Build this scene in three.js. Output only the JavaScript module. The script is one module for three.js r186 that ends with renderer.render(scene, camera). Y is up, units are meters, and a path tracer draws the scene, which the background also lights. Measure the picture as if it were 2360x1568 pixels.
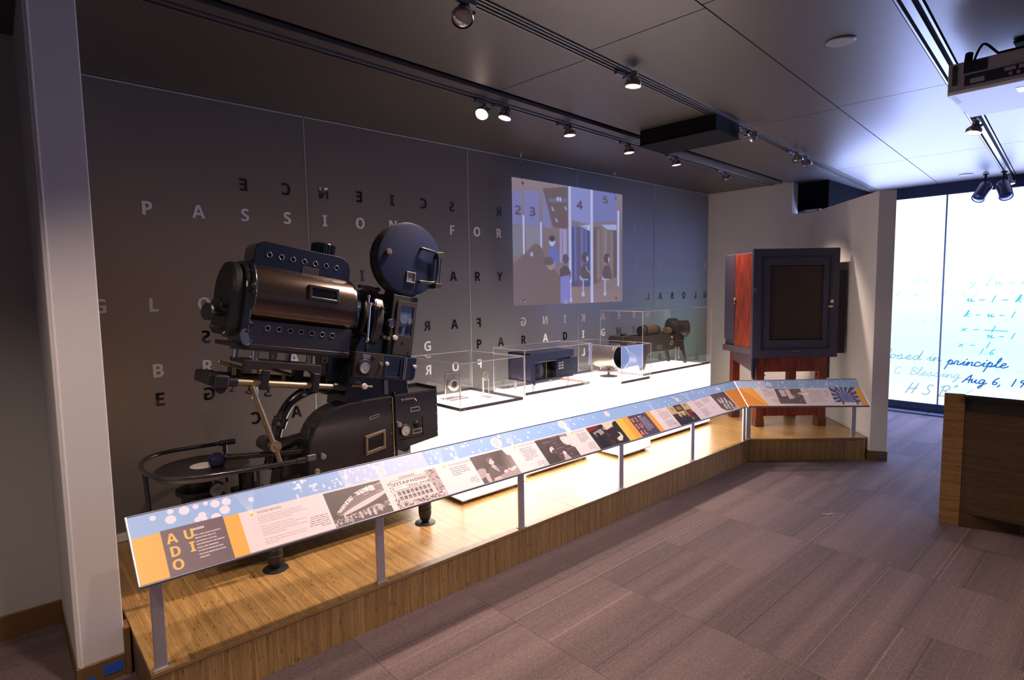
import * as THREE from 'three';
import { RoundedBoxGeometry } from 'three/addons/geometries/RoundedBoxGeometry.js';
import { mergeGeometries, toCreasedNormals } from 'three/addons/utils/BufferGeometryUtils.js';
import { RectAreaLightUniformsLib } from 'three/addons/lights/RectAreaLightUniformsLib.js';
import { FontLoader } from 'three/addons/loaders/FontLoader.js';
import { TextGeometry } from 'three/addons/geometries/TextGeometry.js';

// ---------------------------------------------------------------- camera, exposure, large lights
const scene = new THREE.Scene();
scene.background = new THREE.Color(0.0, 0.0, 0.0);
const camera = new THREE.PerspectiveCamera(61.13, 2360 / 1568, 0.05, 60);
{
  const right = new THREE.Vector3(0.741845, -0.015541, 0.670391), up = new THREE.Vector3(0.069285, 0.996157, -0.053576);
  const back = new THREE.Vector3(-0.666982, 0.086193, 0.740071);
  camera.position.set(0, 1.727, 4.18);
  camera.quaternion.setFromRotationMatrix(new THREE.Matrix4().makeBasis(right, up, back));
}
const renderer = new THREE.WebGLRenderer({ antialias: true });
renderer.toneMapping = THREE.LinearToneMapping;
renderer.toneMappingExposure = 1.12;
renderer.shadowMap.enabled = true;
renderer.shadowMap.type = THREE.PCFSoftShadowMap;
RectAreaLightUniformsLib.init();

const WINDOW_GLOW = [2.2, 2.8, 6.4], PLINTH_GLOW = [3.5, 3.2, 3.0];   // what the backlit window and the lit plinths send out
const WARM = new THREE.Color().setRGB(1.0, 0.77, 0.65);                 // halogen track lamps
function rectLight(name, color, size, pos, target, strength = 1) {
  const l = new THREE.RectAreaLight(new THREE.Color().setRGB(...color), strength, size[0], size[1]);
  l.name = name; l.position.set(...pos); l.lookAt(...target); scene.add(l);
  return l;
}

// ---------------------------------------------------------------- helpers
let seed = 20240611;
const rnd = () => { seed = (seed * 1664525 + 1013904223) >>> 0; return seed / 4294967296; };
const V = (x, y, z) => new THREE.Vector3(x, y, z);
const HC = 3.006, HP = 0.2215;                                             // ceiling height, platform height
const used = {};
const numbered = (n) => { used[n] = (used[n] ?? -1) + 1; return used[n] ? `${n}_${String(used[n]).padStart(3, '0')}` : n; };
const rootOf = new Map();                                                  // object -> place of its thing's base
function tag(o, label, category, group, kind) {
  if (label) o.userData.label = label;
  if (category) o.userData.category = category;
  if (group) o.userData.group = group;
  if (kind) o.userData.kind = kind;
  return o;
}
function thing(name, label, category, at, group) {
  const g = new THREE.Group(); g.name = numbered(name); g.position.set(...at); scene.add(g);
  rootOf.set(g, V(...at));
  return tag(g, label, category, group);
}
function clean(g) {
  g = g.index ? g.toNonIndexed() : g.clone();
  for (const k of Object.keys(g.attributes)) if (!['position', 'normal', 'uv'].includes(k)) g.deleteAttribute(k);
  if (!g.attributes.uv) g.setAttribute('uv', new THREE.BufferAttribute(new Float32Array(g.attributes.position.count * 2), 2));
  g.groups = []; g.morphAttributes = {};
  return g;
}
const join = (geos) => (Array.isArray(geos) ? (geos.length > 1 ? mergeGeometries(geos.map(clean)) : clean(geos[0])) : geos);
// geometry is written in world metres and moved to its thing's own axes here
function part(parent, name, geos, material, label) {
  let g = join(geos);
  const at = rootOf.get(parent);
  if (at) { g = g.clone(); g.translate(-at.x, -at.y, -at.z); }
  const m = new THREE.Mesh(g, material);
  m.name = name; m.castShadow = m.receiveShadow = true;
  if (label) m.userData.label = label;
  parent.add(m); rootOf.set(m, at ?? V(0, 0, 0));
  return m;
}
function structure(name, geos, material) {
  const m = part(scene, name, geos, material); m.name = numbered(name); m.userData.kind = 'structure';
  return m;
}
// uv in metres, by the side each face is turned to
function metric(g, s = 1, swap = false) {
  g = clean(g);
  const p = g.attributes.position, n = g.attributes.normal, uv = g.attributes.uv;
  for (let i = 0; i < p.count; i++) {
    const ax = Math.abs(n.getX(i)), ay = Math.abs(n.getY(i)), az = Math.abs(n.getZ(i));
    let u, v;
    if (ay > ax && ay > az) { u = p.getX(i); v = -p.getZ(i); }
    else { const l = Math.hypot(n.getX(i), n.getZ(i)) || 1; u = (p.getX(i) * n.getZ(i) - p.getZ(i) * n.getX(i)) / l; v = p.getY(i); }
    if (swap) [u, v] = [v, u];
    uv.setXY(i, u * s, v * s);
  }
  return g;
}
function bx(x0, x1, y0, y1, z0, z1, r = 0) {
  const w = x1 - x0, h = y1 - y0, d = z1 - z0;
  const g = r > 0 ? new RoundedBoxGeometry(w, h, d, 2, Math.min(r, w / 2.02, h / 2.02, d / 2.02)) : new THREE.BoxGeometry(w, h, d);
  return g.translate((x0 + x1) / 2, (y0 + y1) / 2, (z0 + z1) / 2);
}
const cb = (x, y, z, w, h, d, r = 0) => bx(x - w / 2, x + w / 2, y - h / 2, y + h / 2, z - d / 2, z + d / 2, r);
const UP = V(0, 1, 0);
function along(g, a, b) {                                                  // a +y geometry centred on 0 turned to run from a to b
  const d = V().subVectors(b, a);
  return g.applyQuaternion(new THREE.Quaternion().setFromUnitVectors(UP, d.clone().normalize())).translate((a.x + b.x) / 2, (a.y + b.y) / 2, (a.z + b.z) / 2);
}
const v3 = (a) => (a.isVector3 ? a : V(...a));
function rod(a, b, r, r2 = r, n = 20, open = false) { a = v3(a); b = v3(b); return along(new THREE.CylinderGeometry(r2, r, a.distanceTo(b), n, 1, open), a, b); }
function tube(pts, r, n = 40, k = 10, closed = false) { return new THREE.TubeGeometry(new THREE.CatmullRomCurve3(pts.map(v3), closed, 'catmullrom', 0.5), n, r, k, closed); }
function lathe(profile, a, dir, n = 36) {                                  // profile: [radius, height] along dir from a
  const g = new THREE.LatheGeometry(profile.map(([x, y]) => new THREE.Vector2(Math.max(x, 1e-5), y)), n);
  return toCreasedNormals(g.applyQuaternion(new THREE.Quaternion().setFromUnitVectors(UP, v3(dir).clone().normalize())).translate(...v3(a).toArray()), 0.6);
}
function plate(pts, z0, z1, bevel = 0, holes = [], curve = 24) {             // outline in x, y; from z0 to z1
  const s = new THREE.Shape(pts.map((p) => new THREE.Vector2(...p)));
  for (const h of holes) s.holes.push(h.length === 3 && typeof h[0] === 'number' ? new THREE.Path().absarc(h[0], h[1], h[2], 0, Math.PI * 2, true) : new THREE.Path(h.map((p) => new THREE.Vector2(...p))));
  const g = new THREE.ExtrudeGeometry(s, { depth: z1 - z0 - 2 * bevel, bevelEnabled: bevel > 0, bevelThickness: bevel, bevelSize: bevel, bevelOffset: -bevel, bevelSegments: 2, curveSegments: curve });
  return g.translate(0, 0, z0 + bevel);
}
const rectPts = (x0, x1, y0, y1) => [[x0, y0], [x1, y0], [x1, y1], [x0, y1]];
const torus = (c, dir, R, r, n = 36, k = 10) => new THREE.TorusGeometry(R, r, k, n).applyQuaternion(new THREE.Quaternion().setFromUnitVectors(V(0, 0, 1), v3(dir).clone().normalize())).translate(...c);
const ball = (c, r, sx = 1, sy = 1, sz = 1) => new THREE.SphereGeometry(r, 20, 14).scale(sx, sy, sz).translate(...c);
// a box whose faces are quads between two outlines (four corners each, same order)
function hexa(a, b) {
  const P = [...a, ...b].map(v3), f = [[0, 1, 2, 3], [7, 6, 5, 4], [0, 4, 5, 1], [1, 5, 6, 2], [2, 6, 7, 3], [3, 7, 4, 0]], pos = [];
  const c = P.reduce((s, p) => s.add(p), V()).multiplyScalar(1 / 8);
  for (const q of f) {
    const m = P[q[0]].clone().add(P[q[1]]).add(P[q[2]]).add(P[q[3]]).multiplyScalar(0.25), n = V().subVectors(P[q[1]], P[q[0]]).cross(V().subVectors(P[q[2]], P[q[0]]));
    const t = n.dot(m.sub(c)) > 0 ? [0, 1, 2, 0, 2, 3] : [0, 2, 1, 0, 3, 2];
    for (const i of t) pos.push(...P[q[i]].toArray());
  }
  const g = new THREE.BufferGeometry(); g.setAttribute('position', new THREE.Float32BufferAttribute(pos, 3)); g.computeVertexNormals();
  g.setAttribute('uv', new THREE.Float32BufferAttribute(new Float32Array(pos.length / 3 * 2), 2));
  return g;
}
// a prism standing on a floor outline [x, z]
function prism(pts, y0, y1, bevel = 0) {
  const s = new THREE.Shape(pts.map(([x, z]) => new THREE.Vector2(x, -z)));
  const g = new THREE.ExtrudeGeometry(s, { depth: y1 - y0 - 2 * bevel, bevelEnabled: bevel > 0, bevelThickness: bevel, bevelSize: bevel, bevelOffset: -bevel, bevelSegments: 2, curveSegments: 24 });
  return g.rotateX(-Math.PI / 2).translate(0, y0 + bevel, 0);
}

// ---------------------------------------------------------------- textures
function noise2(w, h, cells, s0) {                                          // tileable value noise, 0..1
  const R = []; let s = s0 >>> 0; const r = () => { s = (s * 1664525 + 1013904223) >>> 0; return s / 4294967296; };
  const [cx, cy] = Array.isArray(cells) ? cells : [cells, cells];
  for (let i = 0; i < cx * cy; i++) R.push(r());
  return (x, y) => {
    const fx = (x / w) * cx, fy = (y / h) * cy, ix = Math.floor(fx), iy = Math.floor(fy), tx = fx - ix, ty = fy - iy;
    const a = tx * tx * (3 - 2 * tx), b = ty * ty * (3 - 2 * ty), g = (i, j) => R[((j % cy) + cy) % cy * cx + ((i % cx) + cx) % cx];
    return (g(ix, iy) * (1 - a) + g(ix + 1, iy) * a) * (1 - b) + (g(ix, iy + 1) * (1 - a) + g(ix + 1, iy + 1) * a) * b;
  };
}
function dataTexture(w, h, fn, srgb = true) {
  const d = new Uint8Array(w * h * 4);
  for (let y = 0; y < h; y++) for (let x = 0; x < w; x++) {
    const c = fn(x, y), o = (y * w + x) * 4;
    for (let k = 0; k < 3; k++) d[o + k] = Math.max(0, Math.min(255, Math.round(c[k] ?? c[0])));
    d[o + 3] = 255;
  }
  const t = new THREE.DataTexture(d, w, h, THREE.RGBAFormat);
  t.magFilter = THREE.LinearFilter; t.minFilter = THREE.LinearMipmapLinearFilter; t.generateMipmaps = true; t.wrapS = t.wrapT = THREE.RepeatWrapping;
  if (srgb) t.colorSpace = THREE.SRGBColorSpace;
  t.needsUpdate = true;
  return t;
}
function canvasTexture(w, h, draw, srgb = true) {
  const c = document.createElement('canvas'); c.width = w; c.height = h;
  const ctx = c.getContext('2d'), base = Object.getPrototypeOf(ctx), fontSet = Object.getOwnPropertyDescriptor(base, 'font').set;
  let fontNow = '10px sans-serif';                                          // tiny fonts are drawn large and scaled down
  Object.defineProperty(ctx, 'font', { set: (f) => { fontNow = f; }, get: () => fontNow });
  ctx.fillText = (t, x, y) => { const s = parseFloat(/([\d.]+)px/.exec(fontNow)[1]) / 100; ctx.save(); ctx.translate(x, y); ctx.scale(s, s); fontSet.call(ctx, fontNow.replace(/[\d.]+px/, '100px')); base.fillText.call(ctx, t, 0, 0); ctx.restore(); };
  draw(ctx, w, h);
  const t = new THREE.CanvasTexture(c);
  if (srgb) t.colorSpace = THREE.SRGBColorSpace;
  t.anisotropy = 8;
  return t;
}
// bamboo plywood: strips 16 mm wide, grain along v, 1 m square
const bambooTex = (() => {
  const W = 1024, H = 1024, strip = [], A = noise2(W, H, [256, 6], 5), B = noise2(W, H, [400, 24], 9), C = noise2(W, H, [5, 3], 77);
  for (let i = 0; i < 64; i++) strip.push({ t: rnd(), n: rnd(), d: rnd() });
  const flecks = [];
  for (let i = 0; i < 420; i++) flecks.push([Math.floor(rnd() * W), Math.floor(rnd() * H), 1 + rnd() * 2.2, 5 + rnd() * 22, 0.25 + rnd() * 0.5]);
  const F = new Float32Array(W * H);
  for (const [fx, fy, rw, rl, k] of flecks) for (let y = -Math.ceil(rl); y <= rl; y++) for (let x = -4; x <= 4; x++) {
    const q = Math.exp(-(x * x) / (rw * rw) - (y * y) / (rl * rl * 0.3));
    const o = ((fy + y + H) % H) * W + ((fx + x + W) % W); F[o] = Math.max(F[o], q * k);
  }
  return dataTexture(W, H, (x, y) => {
    const i = Math.floor(x / 16), s = strip[i % 64], e = x % 16, edge = e < 1 ? 0.86 : 1;
    let k = 0.80 + 0.13 * (s.t - 0.5) + 0.14 * (A(x, y) - 0.5) + 0.12 * (B(x, y) - 0.5) + 0.08 * (C(x, y) - 0.5);
    k *= edge * (1 - 0.75 * F[y * W + x]);
    return [205 * k + 4, 166 * k - 2, 108 * k - 8];
  });
})();
function bamboo(turn = false, tint = [1, 1, 1], rough = 0.36) {
  const t = bambooTex.clone(); t.needsUpdate = true;
  if (turn) { t.rotation = Math.PI / 2; }
  return new THREE.MeshPhysicalMaterial({ map: t, color: new THREE.Color().setRGB(...tint), roughness: rough, clearcoat: 0.35, clearcoatRoughness: 0.22 });
}
// carpet tile, 0.69 m; stripes run along u
function carpetTex(s0) {
  const W = 512, H = 1024, line = new Float32Array(H), tone = new Float32Array(H);
  let s = s0; const r = () => { s = (s * 1664525 + 1013904223) >>> 0; return s / 4294967296; };
  const zone0 = 0.1 + r() * 0.55, zone1 = zone0 + 0.2 + r() * 0.12, N = noise2(W, H, [256, 512], s0 + 3), G = noise2(W, H, [512, 512], s0 + 5), L = noise2(4, H, [4, 9], s0 + 8);
  for (let y = 0; y < H; y++) tone[y] = (L(1, y) - 0.5) * 0.25;
  let y = 0;
  while (y < H) {
    const f = y / H, inZone = f > zone0 && f < zone1, a = inZone ? 0.28 + 0.22 * r() : 0.22 + 0.38 * r();
    for (let k = 0; k < 3; k++) if (y + k < H) line[Math.floor(y) + k] = a * (k === 1 ? 1 : 0.6);
    y += inZone ? 13 + r() * 4 : 42 + r() * 55;
  }
  const put = (at, v) => { for (let k = 0; k < 4; k++) line[Math.min(H - 1, Math.floor(at * H) + k)] = v; };
  put(r() * 0.95, 0.72); put(r() * 0.95, -0.6);
  return dataTexture(W, H, (x, yy) => {
    const rib = yy % 8 < 2 ? -0.16 : 0, n = (N(x, yy) - 0.5) * 0.5 + (G(x, yy) - 0.5) * 0.55;
    const l = line[yy] * (0.75 + 0.5 * N(x * 3, yy)), k = 1 + rib + n + tone[yy];
    return [92 * k + l * 58, 76 * k + l * 54, 75 * k + l * 48];
  });
}
const grainTex = (w, h, cells, lo, hi, s0) => { const n = noise2(w, h, cells, s0), m = noise2(w, h, [cells[0] * 2, cells[1] * 2], s0 + 1); return dataTexture(w, h, (x, y) => { const k = lo + (hi - lo) * (0.65 * n(x, y) + 0.35 * m(x, y)); return [k, k, k]; }, false); };

// ---------------------------------------------------------------- materials
const std = (rgb, roughness = 0.6, metalness = 0, more = {}) => new THREE.MeshPhysicalMaterial({ color: new THREE.Color().setRGB(...rgb), roughness, metalness, ...more });
const smudge = grainTex(256, 256, [9, 9], 130, 255, 4), smudge2 = grainTex(512, 512, [30, 30], 150, 255, 14);
const M = {
  wall: std([0.66, 0.62, 0.60], 0.85),
  wallGrey: std([0.50, 0.48, 0.44], 0.85),
  ceiling: std([0.18, 0.160, 0.152], 0.42, 0.7),
  dark: std([0.010, 0.010, 0.012], 0.8, 0, { specularIntensity: 0.3 }),
  blackPaint: std([0.016, 0.016, 0.019], 0.28, 0.0, { clearcoat: 0.8, clearcoatRoughness: 0.12 }),
  blackSatin: std([0.022, 0.020, 0.021], 0.42, 0.1),
  blueBlack: std([0.010, 0.014, 0.045], 0.38, 0.0, { clearcoat: 0.25, clearcoatRoughness: 0.3 }),
  brownBlack: std([0.05, 0.042, 0.037], 0.4, 0.3),
  steel: std([0.55, 0.53, 0.52], 0.3, 0.95),
  brightSteel: std([0.72, 0.70, 0.68], 0.18, 1.0),
  brass: std([0.62, 0.43, 0.20], 0.3, 0.95),
  agedBrass: std([0.40, 0.31, 0.19], 0.42, 0.8),
  alu: std([0.60, 0.58, 0.62], 0.38, 0.75),
  aluDark: std([0.20, 0.19, 0.23], 0.42, 0.6),
  trackMetal: std([0.30, 0.28, 0.27], 0.35, 0.85),
  lampSteel: std([0.42, 0.40, 0.41], 0.22, 0.95),
  glassWall: std([0.44, 0.405, 0.385], 0.94, 0.0, { transmission: 0.78, thickness: 0, ior: 1.5, clearcoat: 1, clearcoatRoughness: 0.3 }),
  seam: std([0.55, 0.56, 0.58], 0.35, 0.3),
  letterWhite: std([0.92, 0.86, 0.86], 0.6),
  letterMirror: std([0.10, 0.10, 0.11], 0.06, 0.9),
  letterReflected: std([0.75, 0.62, 0.64], 0.4, 0.2),
  acrylic: new THREE.MeshPhysicalMaterial({ color: 0xffffff, roughness: 0.0, transmission: 1, thickness: 0, ior: 1.49 }),
  acrylicEdge: std([0.85, 0.80, 0.82], 0.15, 0, { transmission: 0.55, thickness: 0, ior: 1.49 }),
  baseBand: std([0.055, 0.048, 0.050], 0.45),
  baseClear: std([0.8, 0.42, 0.38], 0.2, 0, { transmission: 0.6, thickness: 0 }),
  navy: std([0.050, 0.046, 0.085], 0.55),
  redWood: std([0.17, 0.045, 0.024], 0.42, 0, { clearcoat: 0.3, clearcoatRoughness: 0.3 }),
  cream: std([0.75, 0.70, 0.62], 0.6),
  dialWhite: std([0.85, 0.82, 0.76], 0.5),
  blueTape: std([0.02, 0.09, 0.50], 0.7),
  projectorBeige: std([0.42, 0.38, 0.42], 0.5),
  projectorWhite: std([0.66, 0.64, 0.72], 0.45),
  skirting: std([0.16, 0.085, 0.03], 0.45),
};

// ---------------------------------------------------------------- the room
// floor: carpet tiles on a slab
{
  const floor = structure('floor', bx(-3.2, 9.6, -0.12, -0.006, -0.5, 8.2), std([0.10, 0.085, 0.08], 0.95));
  const mats = [11, 202, 3303, 4404, 5505, 6606].map((s) => new THREE.MeshPhysicalMaterial({ map: carpetTex(s), roughness: 0.95, sheen: 0.15, sheenRoughness: 0.7, color: new THREE.Color().setRGB(1, 1, 1) }));
  for (const m of mats) { m.bumpMap = m.map; m.bumpScale = 0.002; }
  const T = 0.69, tile = bx(-T / 2 + 0.0008, T / 2 - 0.0008, -0.006, 0, -T / 2 + 0.0008, T / 2 - 0.0008);
  const uv = tile.attributes.uv, p = tile.attributes.position;
  for (let i = 0; i < uv.count; i++) uv.setXY(i, p.getX(i) / T + 0.5, 0.5 - p.getZ(i) / T);
  for (let j = -3; j < 6; j++) for (let i = -6; i < 11; i++) {
    const x = 1.92 + (i + 0.5) * T, z = 2.04 + (j + 0.5) * T;
    if (x > 0.75 && x < 6.0 && z < 1.3) continue;                             // under the platform
    const m = part(floor, 'carpet_tile', tile, mats[Math.floor(rnd() * mats.length)]);
    m.position.set(x, 0, z); m.rotation.y = rnd() < 0.5 ? 0 : Math.PI;
  }
}
// ceiling: metal panels between the light tracks, joints left open, dark void above
const lineAt = (a, b) => (x) => a + b * x;
const T1 = [lineAt(1.205, -0.048), lineAt(1.268, -0.048)], SLOT = [lineAt(1.355, -0.047), lineAt(1.425, -0.047)], T2 = [lineAt(2.18, -0.0725), lineAt(2.27, -0.0725)];
const J4 = lineAt(2.915, -0.0705), T3 = [lineAt(3.535, -0.0668), lineAt(3.635, -0.0668)];
{
  const ceiling = structure('ceiling', bx(-3.2, 9.6, HC + 0.07, HC + 0.2, -0.5, 8.2), M.dark);
  const gap = 0.0035;
  const strips = [[() => 0, T1[0], []], [T1[1], SLOT[0], []], [SLOT[1], T2[0], [2.44]], [T2[1], J4, [2.36, 4.50, 6.98]], [J4, T3[0], [2.32, 4.46, 6.90]], [T3[1], lineAt(4.9, -0.0668), [4.40, 6.86]], [lineAt(4.9, -0.0668), () => 8.1, [1.5, 4.4, 6.8]]];
  strips.forEach(([a, b, cuts], k) => {
    const xs = [-3.2, ...cuts, 9.3];
    for (let i = 0; i + 1 < xs.length; i++) {
      const sk = (x, z, outer) => (outer ? x : x + 0.0625 * z);
      const corner = (x, f, outer, dx, dz) => { let X = x; for (let n = 0; n < 3; n++) X = sk(x, f(X), outer); return [X + dx, f(X) + dz]; };
      const l = i === 0, r = i + 2 === xs.length;
      const pts = [corner(xs[i], a, l, gap, k ? gap : 0), corner(xs[i + 1], a, r, -gap, k ? gap : 0), corner(xs[i + 1], b, r, -gap, -gap), corner(xs[i], b, l, gap, -gap)];
      part(ceiling, 'ceiling_panel', prism(pts, HC, HC + 0.025), M.ceiling);
    }
  });
}
// back wall: coated glass panels 1.5 m wide with lettering
const font = await new FontLoader().loadAsync('fonts/droid/droid_sans_bold.typeface.json');
{
  const wall = structure('wall_back', bx(-3.2, 9.6, -0.1, HC + 0.2, -0.66, -0.5), M.wallGrey);
  const seams = [0.1, 1.768, 3.262, 4.742, 6.17, 7.47];
  const glyphs = {};
  const glyph = (c) => (glyphs[c] ??= (() => { const g = new TextGeometry(c, { font, size: 0.082 / 0.98, depth: 0.003, curveSegments: 6 }); g.computeBoundingBox(); const b = g.boundingBox; return g.translate(-(b.min.x + b.max.x) / 2, -(b.min.y + b.max.y) / 2, 0); })());
  const gx = (k) => [0.476, 0.756, 1.042, 1.330, 1.618, 1.898, 2.187, 2.478, 2.78, 3.075, 3.353, 3.622, 3.924, 4.231, 4.53, 4.825, 5.168, 5.46, 5.752, 6.044, 6.31, 6.58, 6.86, 7.147, 7.40][k];
  // [first cell, text, height, mirrored, look]; mirrored rows: reflections built as solid letters
  const rows = [
    [3, 'ECNEICS RO', 2.47, 1, 'm'], [1, 'PASSION FOR', 2.267, 0, 'w'], [18, 'SSAP', 2.43, 1, 'p'], [18, 'ANOISSA', 2.03, 1, 'p'], [6, 'I  ARY', 1.858, 0, 'm'],
    [0, 'GLO', 1.67, 0, 'w'], [19, 'LABOLG', 1.623, 1, 'm'], [2, 'S', 1.451, 1, 'm'], [8, 'RAF', 1.43, 1, 'm'], [12, 'GNIKAERB', 1.414, 1, 'p'],
    [1, 'BREAKI G', 1.256, 0, 'w'], [10, 'PARADIGMS', 1.232, 0, 'x'], [1, 'E', 1.072, 0, 'm'], [2, 'G', 1.071, 1, 'm'], [3, 'E', 1.039, 1, 'w'], [8, 'ROF', 1.048, 1, 'w'], [15, 'LA', 1.034, 1, 'w'],
    [3, 'CA', 0.86, 1, 'm'], [19, 'MG', 0.84, 0, 'm'],
  ];
  for (let i = 0; i + 1 < seams.length; i++) {
    const x0 = seams[i] + 0.003, x1 = seams[i + 1] - 0.003;
    const panel = part(wall, 'glass_panel', bx(x0, x1, HP + 0.05, HC - 0.012, -0.014, 0, 0.001), M.glassWall);
    part(panel, 'edge_strip', [bx(x1, x1 + 0.006, HP + 0.05, HC - 0.012, -0.012, 0.0012), bx(x0, x1, HC - 0.012, HC - 0.004, -0.012, 0.004)], M.seam);
    rows.forEach(([k0, text, y, mir, look]) => [...text].forEach((c, n) => {
      if (c === ' ') return;
      const x = gx(k0 + n);
      if (x < x0 || x >= x1) return;
      const m = part(panel, 'letter', glyph(c), look === 'w' ? M.letterWhite : look === 'p' ? M.letterReflected : look === 'x' && (n === 3 || n === 5 || n === 6) ? M.letterWhite : M.letterMirror);
      m.position.set(x, y, 0.0002); if (mir) { m.rotation.y = Math.PI; m.position.z = 0.0032; }
    }));
  }
  // frosted glass: unseen coloured lamps in the cavity, placed to tint it from behind
  const back = (name, c, w, h, x, y, k) => {
    part(wall, 'unseen_led_panel', bx(x - w / 2, x + w / 2, y - h / 2, y + h / 2, -0.425, -0.41), new THREE.MeshPhysicalMaterial({ color: 0x111111, emissive: new THREE.Color().setRGB(...c), emissiveIntensity: 0.3 * k }));
    rectLight(name, c, [w, h], [x, y, -0.40], [x, y, 1], k);
  };
  back('unseen_cavity_light', [0.24, 0.38, 1.0], 3.2, 1.2, 5.7, 1.95, 1.6);
  back('unseen_cavity_light', [0.28, 0.90, 0.75], 1.3, 0.7, 6.6, 1.1, 1.5);
  back('unseen_cavity_light', [0.55, 0.58, 0.80], 1.8, 1.6, 3.2, 1.3, 0.32);
  back('unseen_cavity_light', [1.0, 0.62, 0.42], 2.2, 1.6, 1.3, 1.5, 0.26);
  back('unseen_cavity_light', [1.0, 0.62, 0.16], 0.16, 0.16, 0.47, 1.15, 2.2);
  part(wall, 'ledge', bx(0.1, 7.45, HP, HP + 0.05, -0.03, 0.022, 0.003), M.cream);
}
// left end wall: white pier, and the wall beside it
{
  const pier = structure('wall_left', bx(0.171, 0.348, 0.1, HC + 0.06, -0.5, 1.118, 0.006), M.wall);
  part(pier, 'corner_bead', [rod([0.186, 0.1, 1.112], [0.186, HC, 1.112], 0.009, 0.009, 10)], M.wall);
  structure('baseboard_left', [bx(0.166, 0.353, -0.004, 0.102, 0.38, 1.124, 0.003), bx(0.345, 0.368, -0.004, 0.225, 1.05, 1.135, 0.003)].map((g) => metric(g)), M.skirting);
  structure('wall_left_side', bx(-3.2, 0.175, -0.1, HC + 0.1, 0.2, 0.372), M.wallGrey);
  structure('baseboard_left_side', metric(bx(-3.1, 0.168, -0.004, 0.125, 0.37, 0.384, 0.003)), M.skirting);
  const tapes = [[[0.262, 0.336, 0.030, 0.078], 'blue tape patch on the baseboard of the white end wall, nearest the wooden platform'], [[0.182, 0.232, 0.004, 0.045], 'blue tape patch low on the outer corner of the white end wall baseboard']];
  for (const [[a, b, c, d], label] of tapes) tag(part(scene, numbered('tape'), bx(a, b, c, d, 1.1242, 1.1254), M.blueTape), label, 'tape');
}
// right end: full-height white wall against the glass, then a lower white partition running out into the room
{
  const w1 = structure('wall_right', bx(7.47, 7.65, 0, HC + 0.06, -0.5, 1.125, 0.004), M.wall);
  structure('wall_right_low', bx(7.47, 7.65, 0, 2.615, 1.12, 1.55, 0.004), M.wall);
  const a = [6.318, 2.40], b = [7.48, 1.37], c = [7.56, 1.46], d = [6.400, 2.522];
  structure('wall_partition', prism([a, b, c, d].map(([x, z]) => [x, z]).reverse(), 0.0, 2.615, 0.003), M.wall);
  const k = (p, q, s) => [p[0] + (q[0] - p[0]) * s, p[1] + (q[1] - p[1]) * s];
  structure('baseboard_right', metric(prism([[6.309, 2.398], [6.42, 2.300], [6.425, 2.308], [6.325, 2.402], [6.402, 2.514], [6.47, 2.46], [6.476, 2.468], [6.402, 2.532]].reverse(), -0.004, 0.098, 0.001)), M.skirting);
  tag(part(scene, numbered('tape'), hexa([[6.352, 0.030, 2.4685], [6.376, 0.030, 2.505], [6.376, 0.056, 2.505], [6.352, 0.056, 2.4685]], [[6.350, 0.030, 2.4695], [6.374, 0.030, 2.506], [6.374, 0.056, 2.506], [6.350, 0.056, 2.4695]]), M.blueTape), 'blue tape patch on the baseboard of the far white partition end', 'tape');
  // dark soffit over the gap behind the partition
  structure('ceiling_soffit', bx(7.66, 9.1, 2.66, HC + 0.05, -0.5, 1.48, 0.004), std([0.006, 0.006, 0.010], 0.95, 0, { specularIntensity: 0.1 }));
  const fb = thing('fixture_box', 'small grey metal box above the notch between the white walls', 'fixture', [7.56, 2.616, 1.36]);
  part(fb, 'housing', bx(7.50, 7.62, 2.616, 2.655, 1.25, 1.44, 0.006), M.wallGrey);
  part(fb, 'cover', bx(7.492, 7.50, 2.620, 2.650, 1.28, 1.40, 0.002), M.alu);
}
structure('wall_far_left', bx(-3.4, -3.2, -0.1, HC + 0.2, -0.5, 8.2), M.wallGrey);
structure('wall_front', bx(-3.4, 9.8, -0.1, HC + 0.2, 8.2, 8.4), M.wallGrey);
// window wall: backlit panes with film of old handwriting
structure('wall_far_right', [bx(9.34, 9.6, -0.1, HC + 0.2, -0.5, 8.2), bx(9.2, 9.34, 0, HC + 0.06, 5.42, 8.2), bx(9.2, 9.34, 0, HC + 0.06, -0.5, 0.80)], M.wallGrey);
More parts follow.
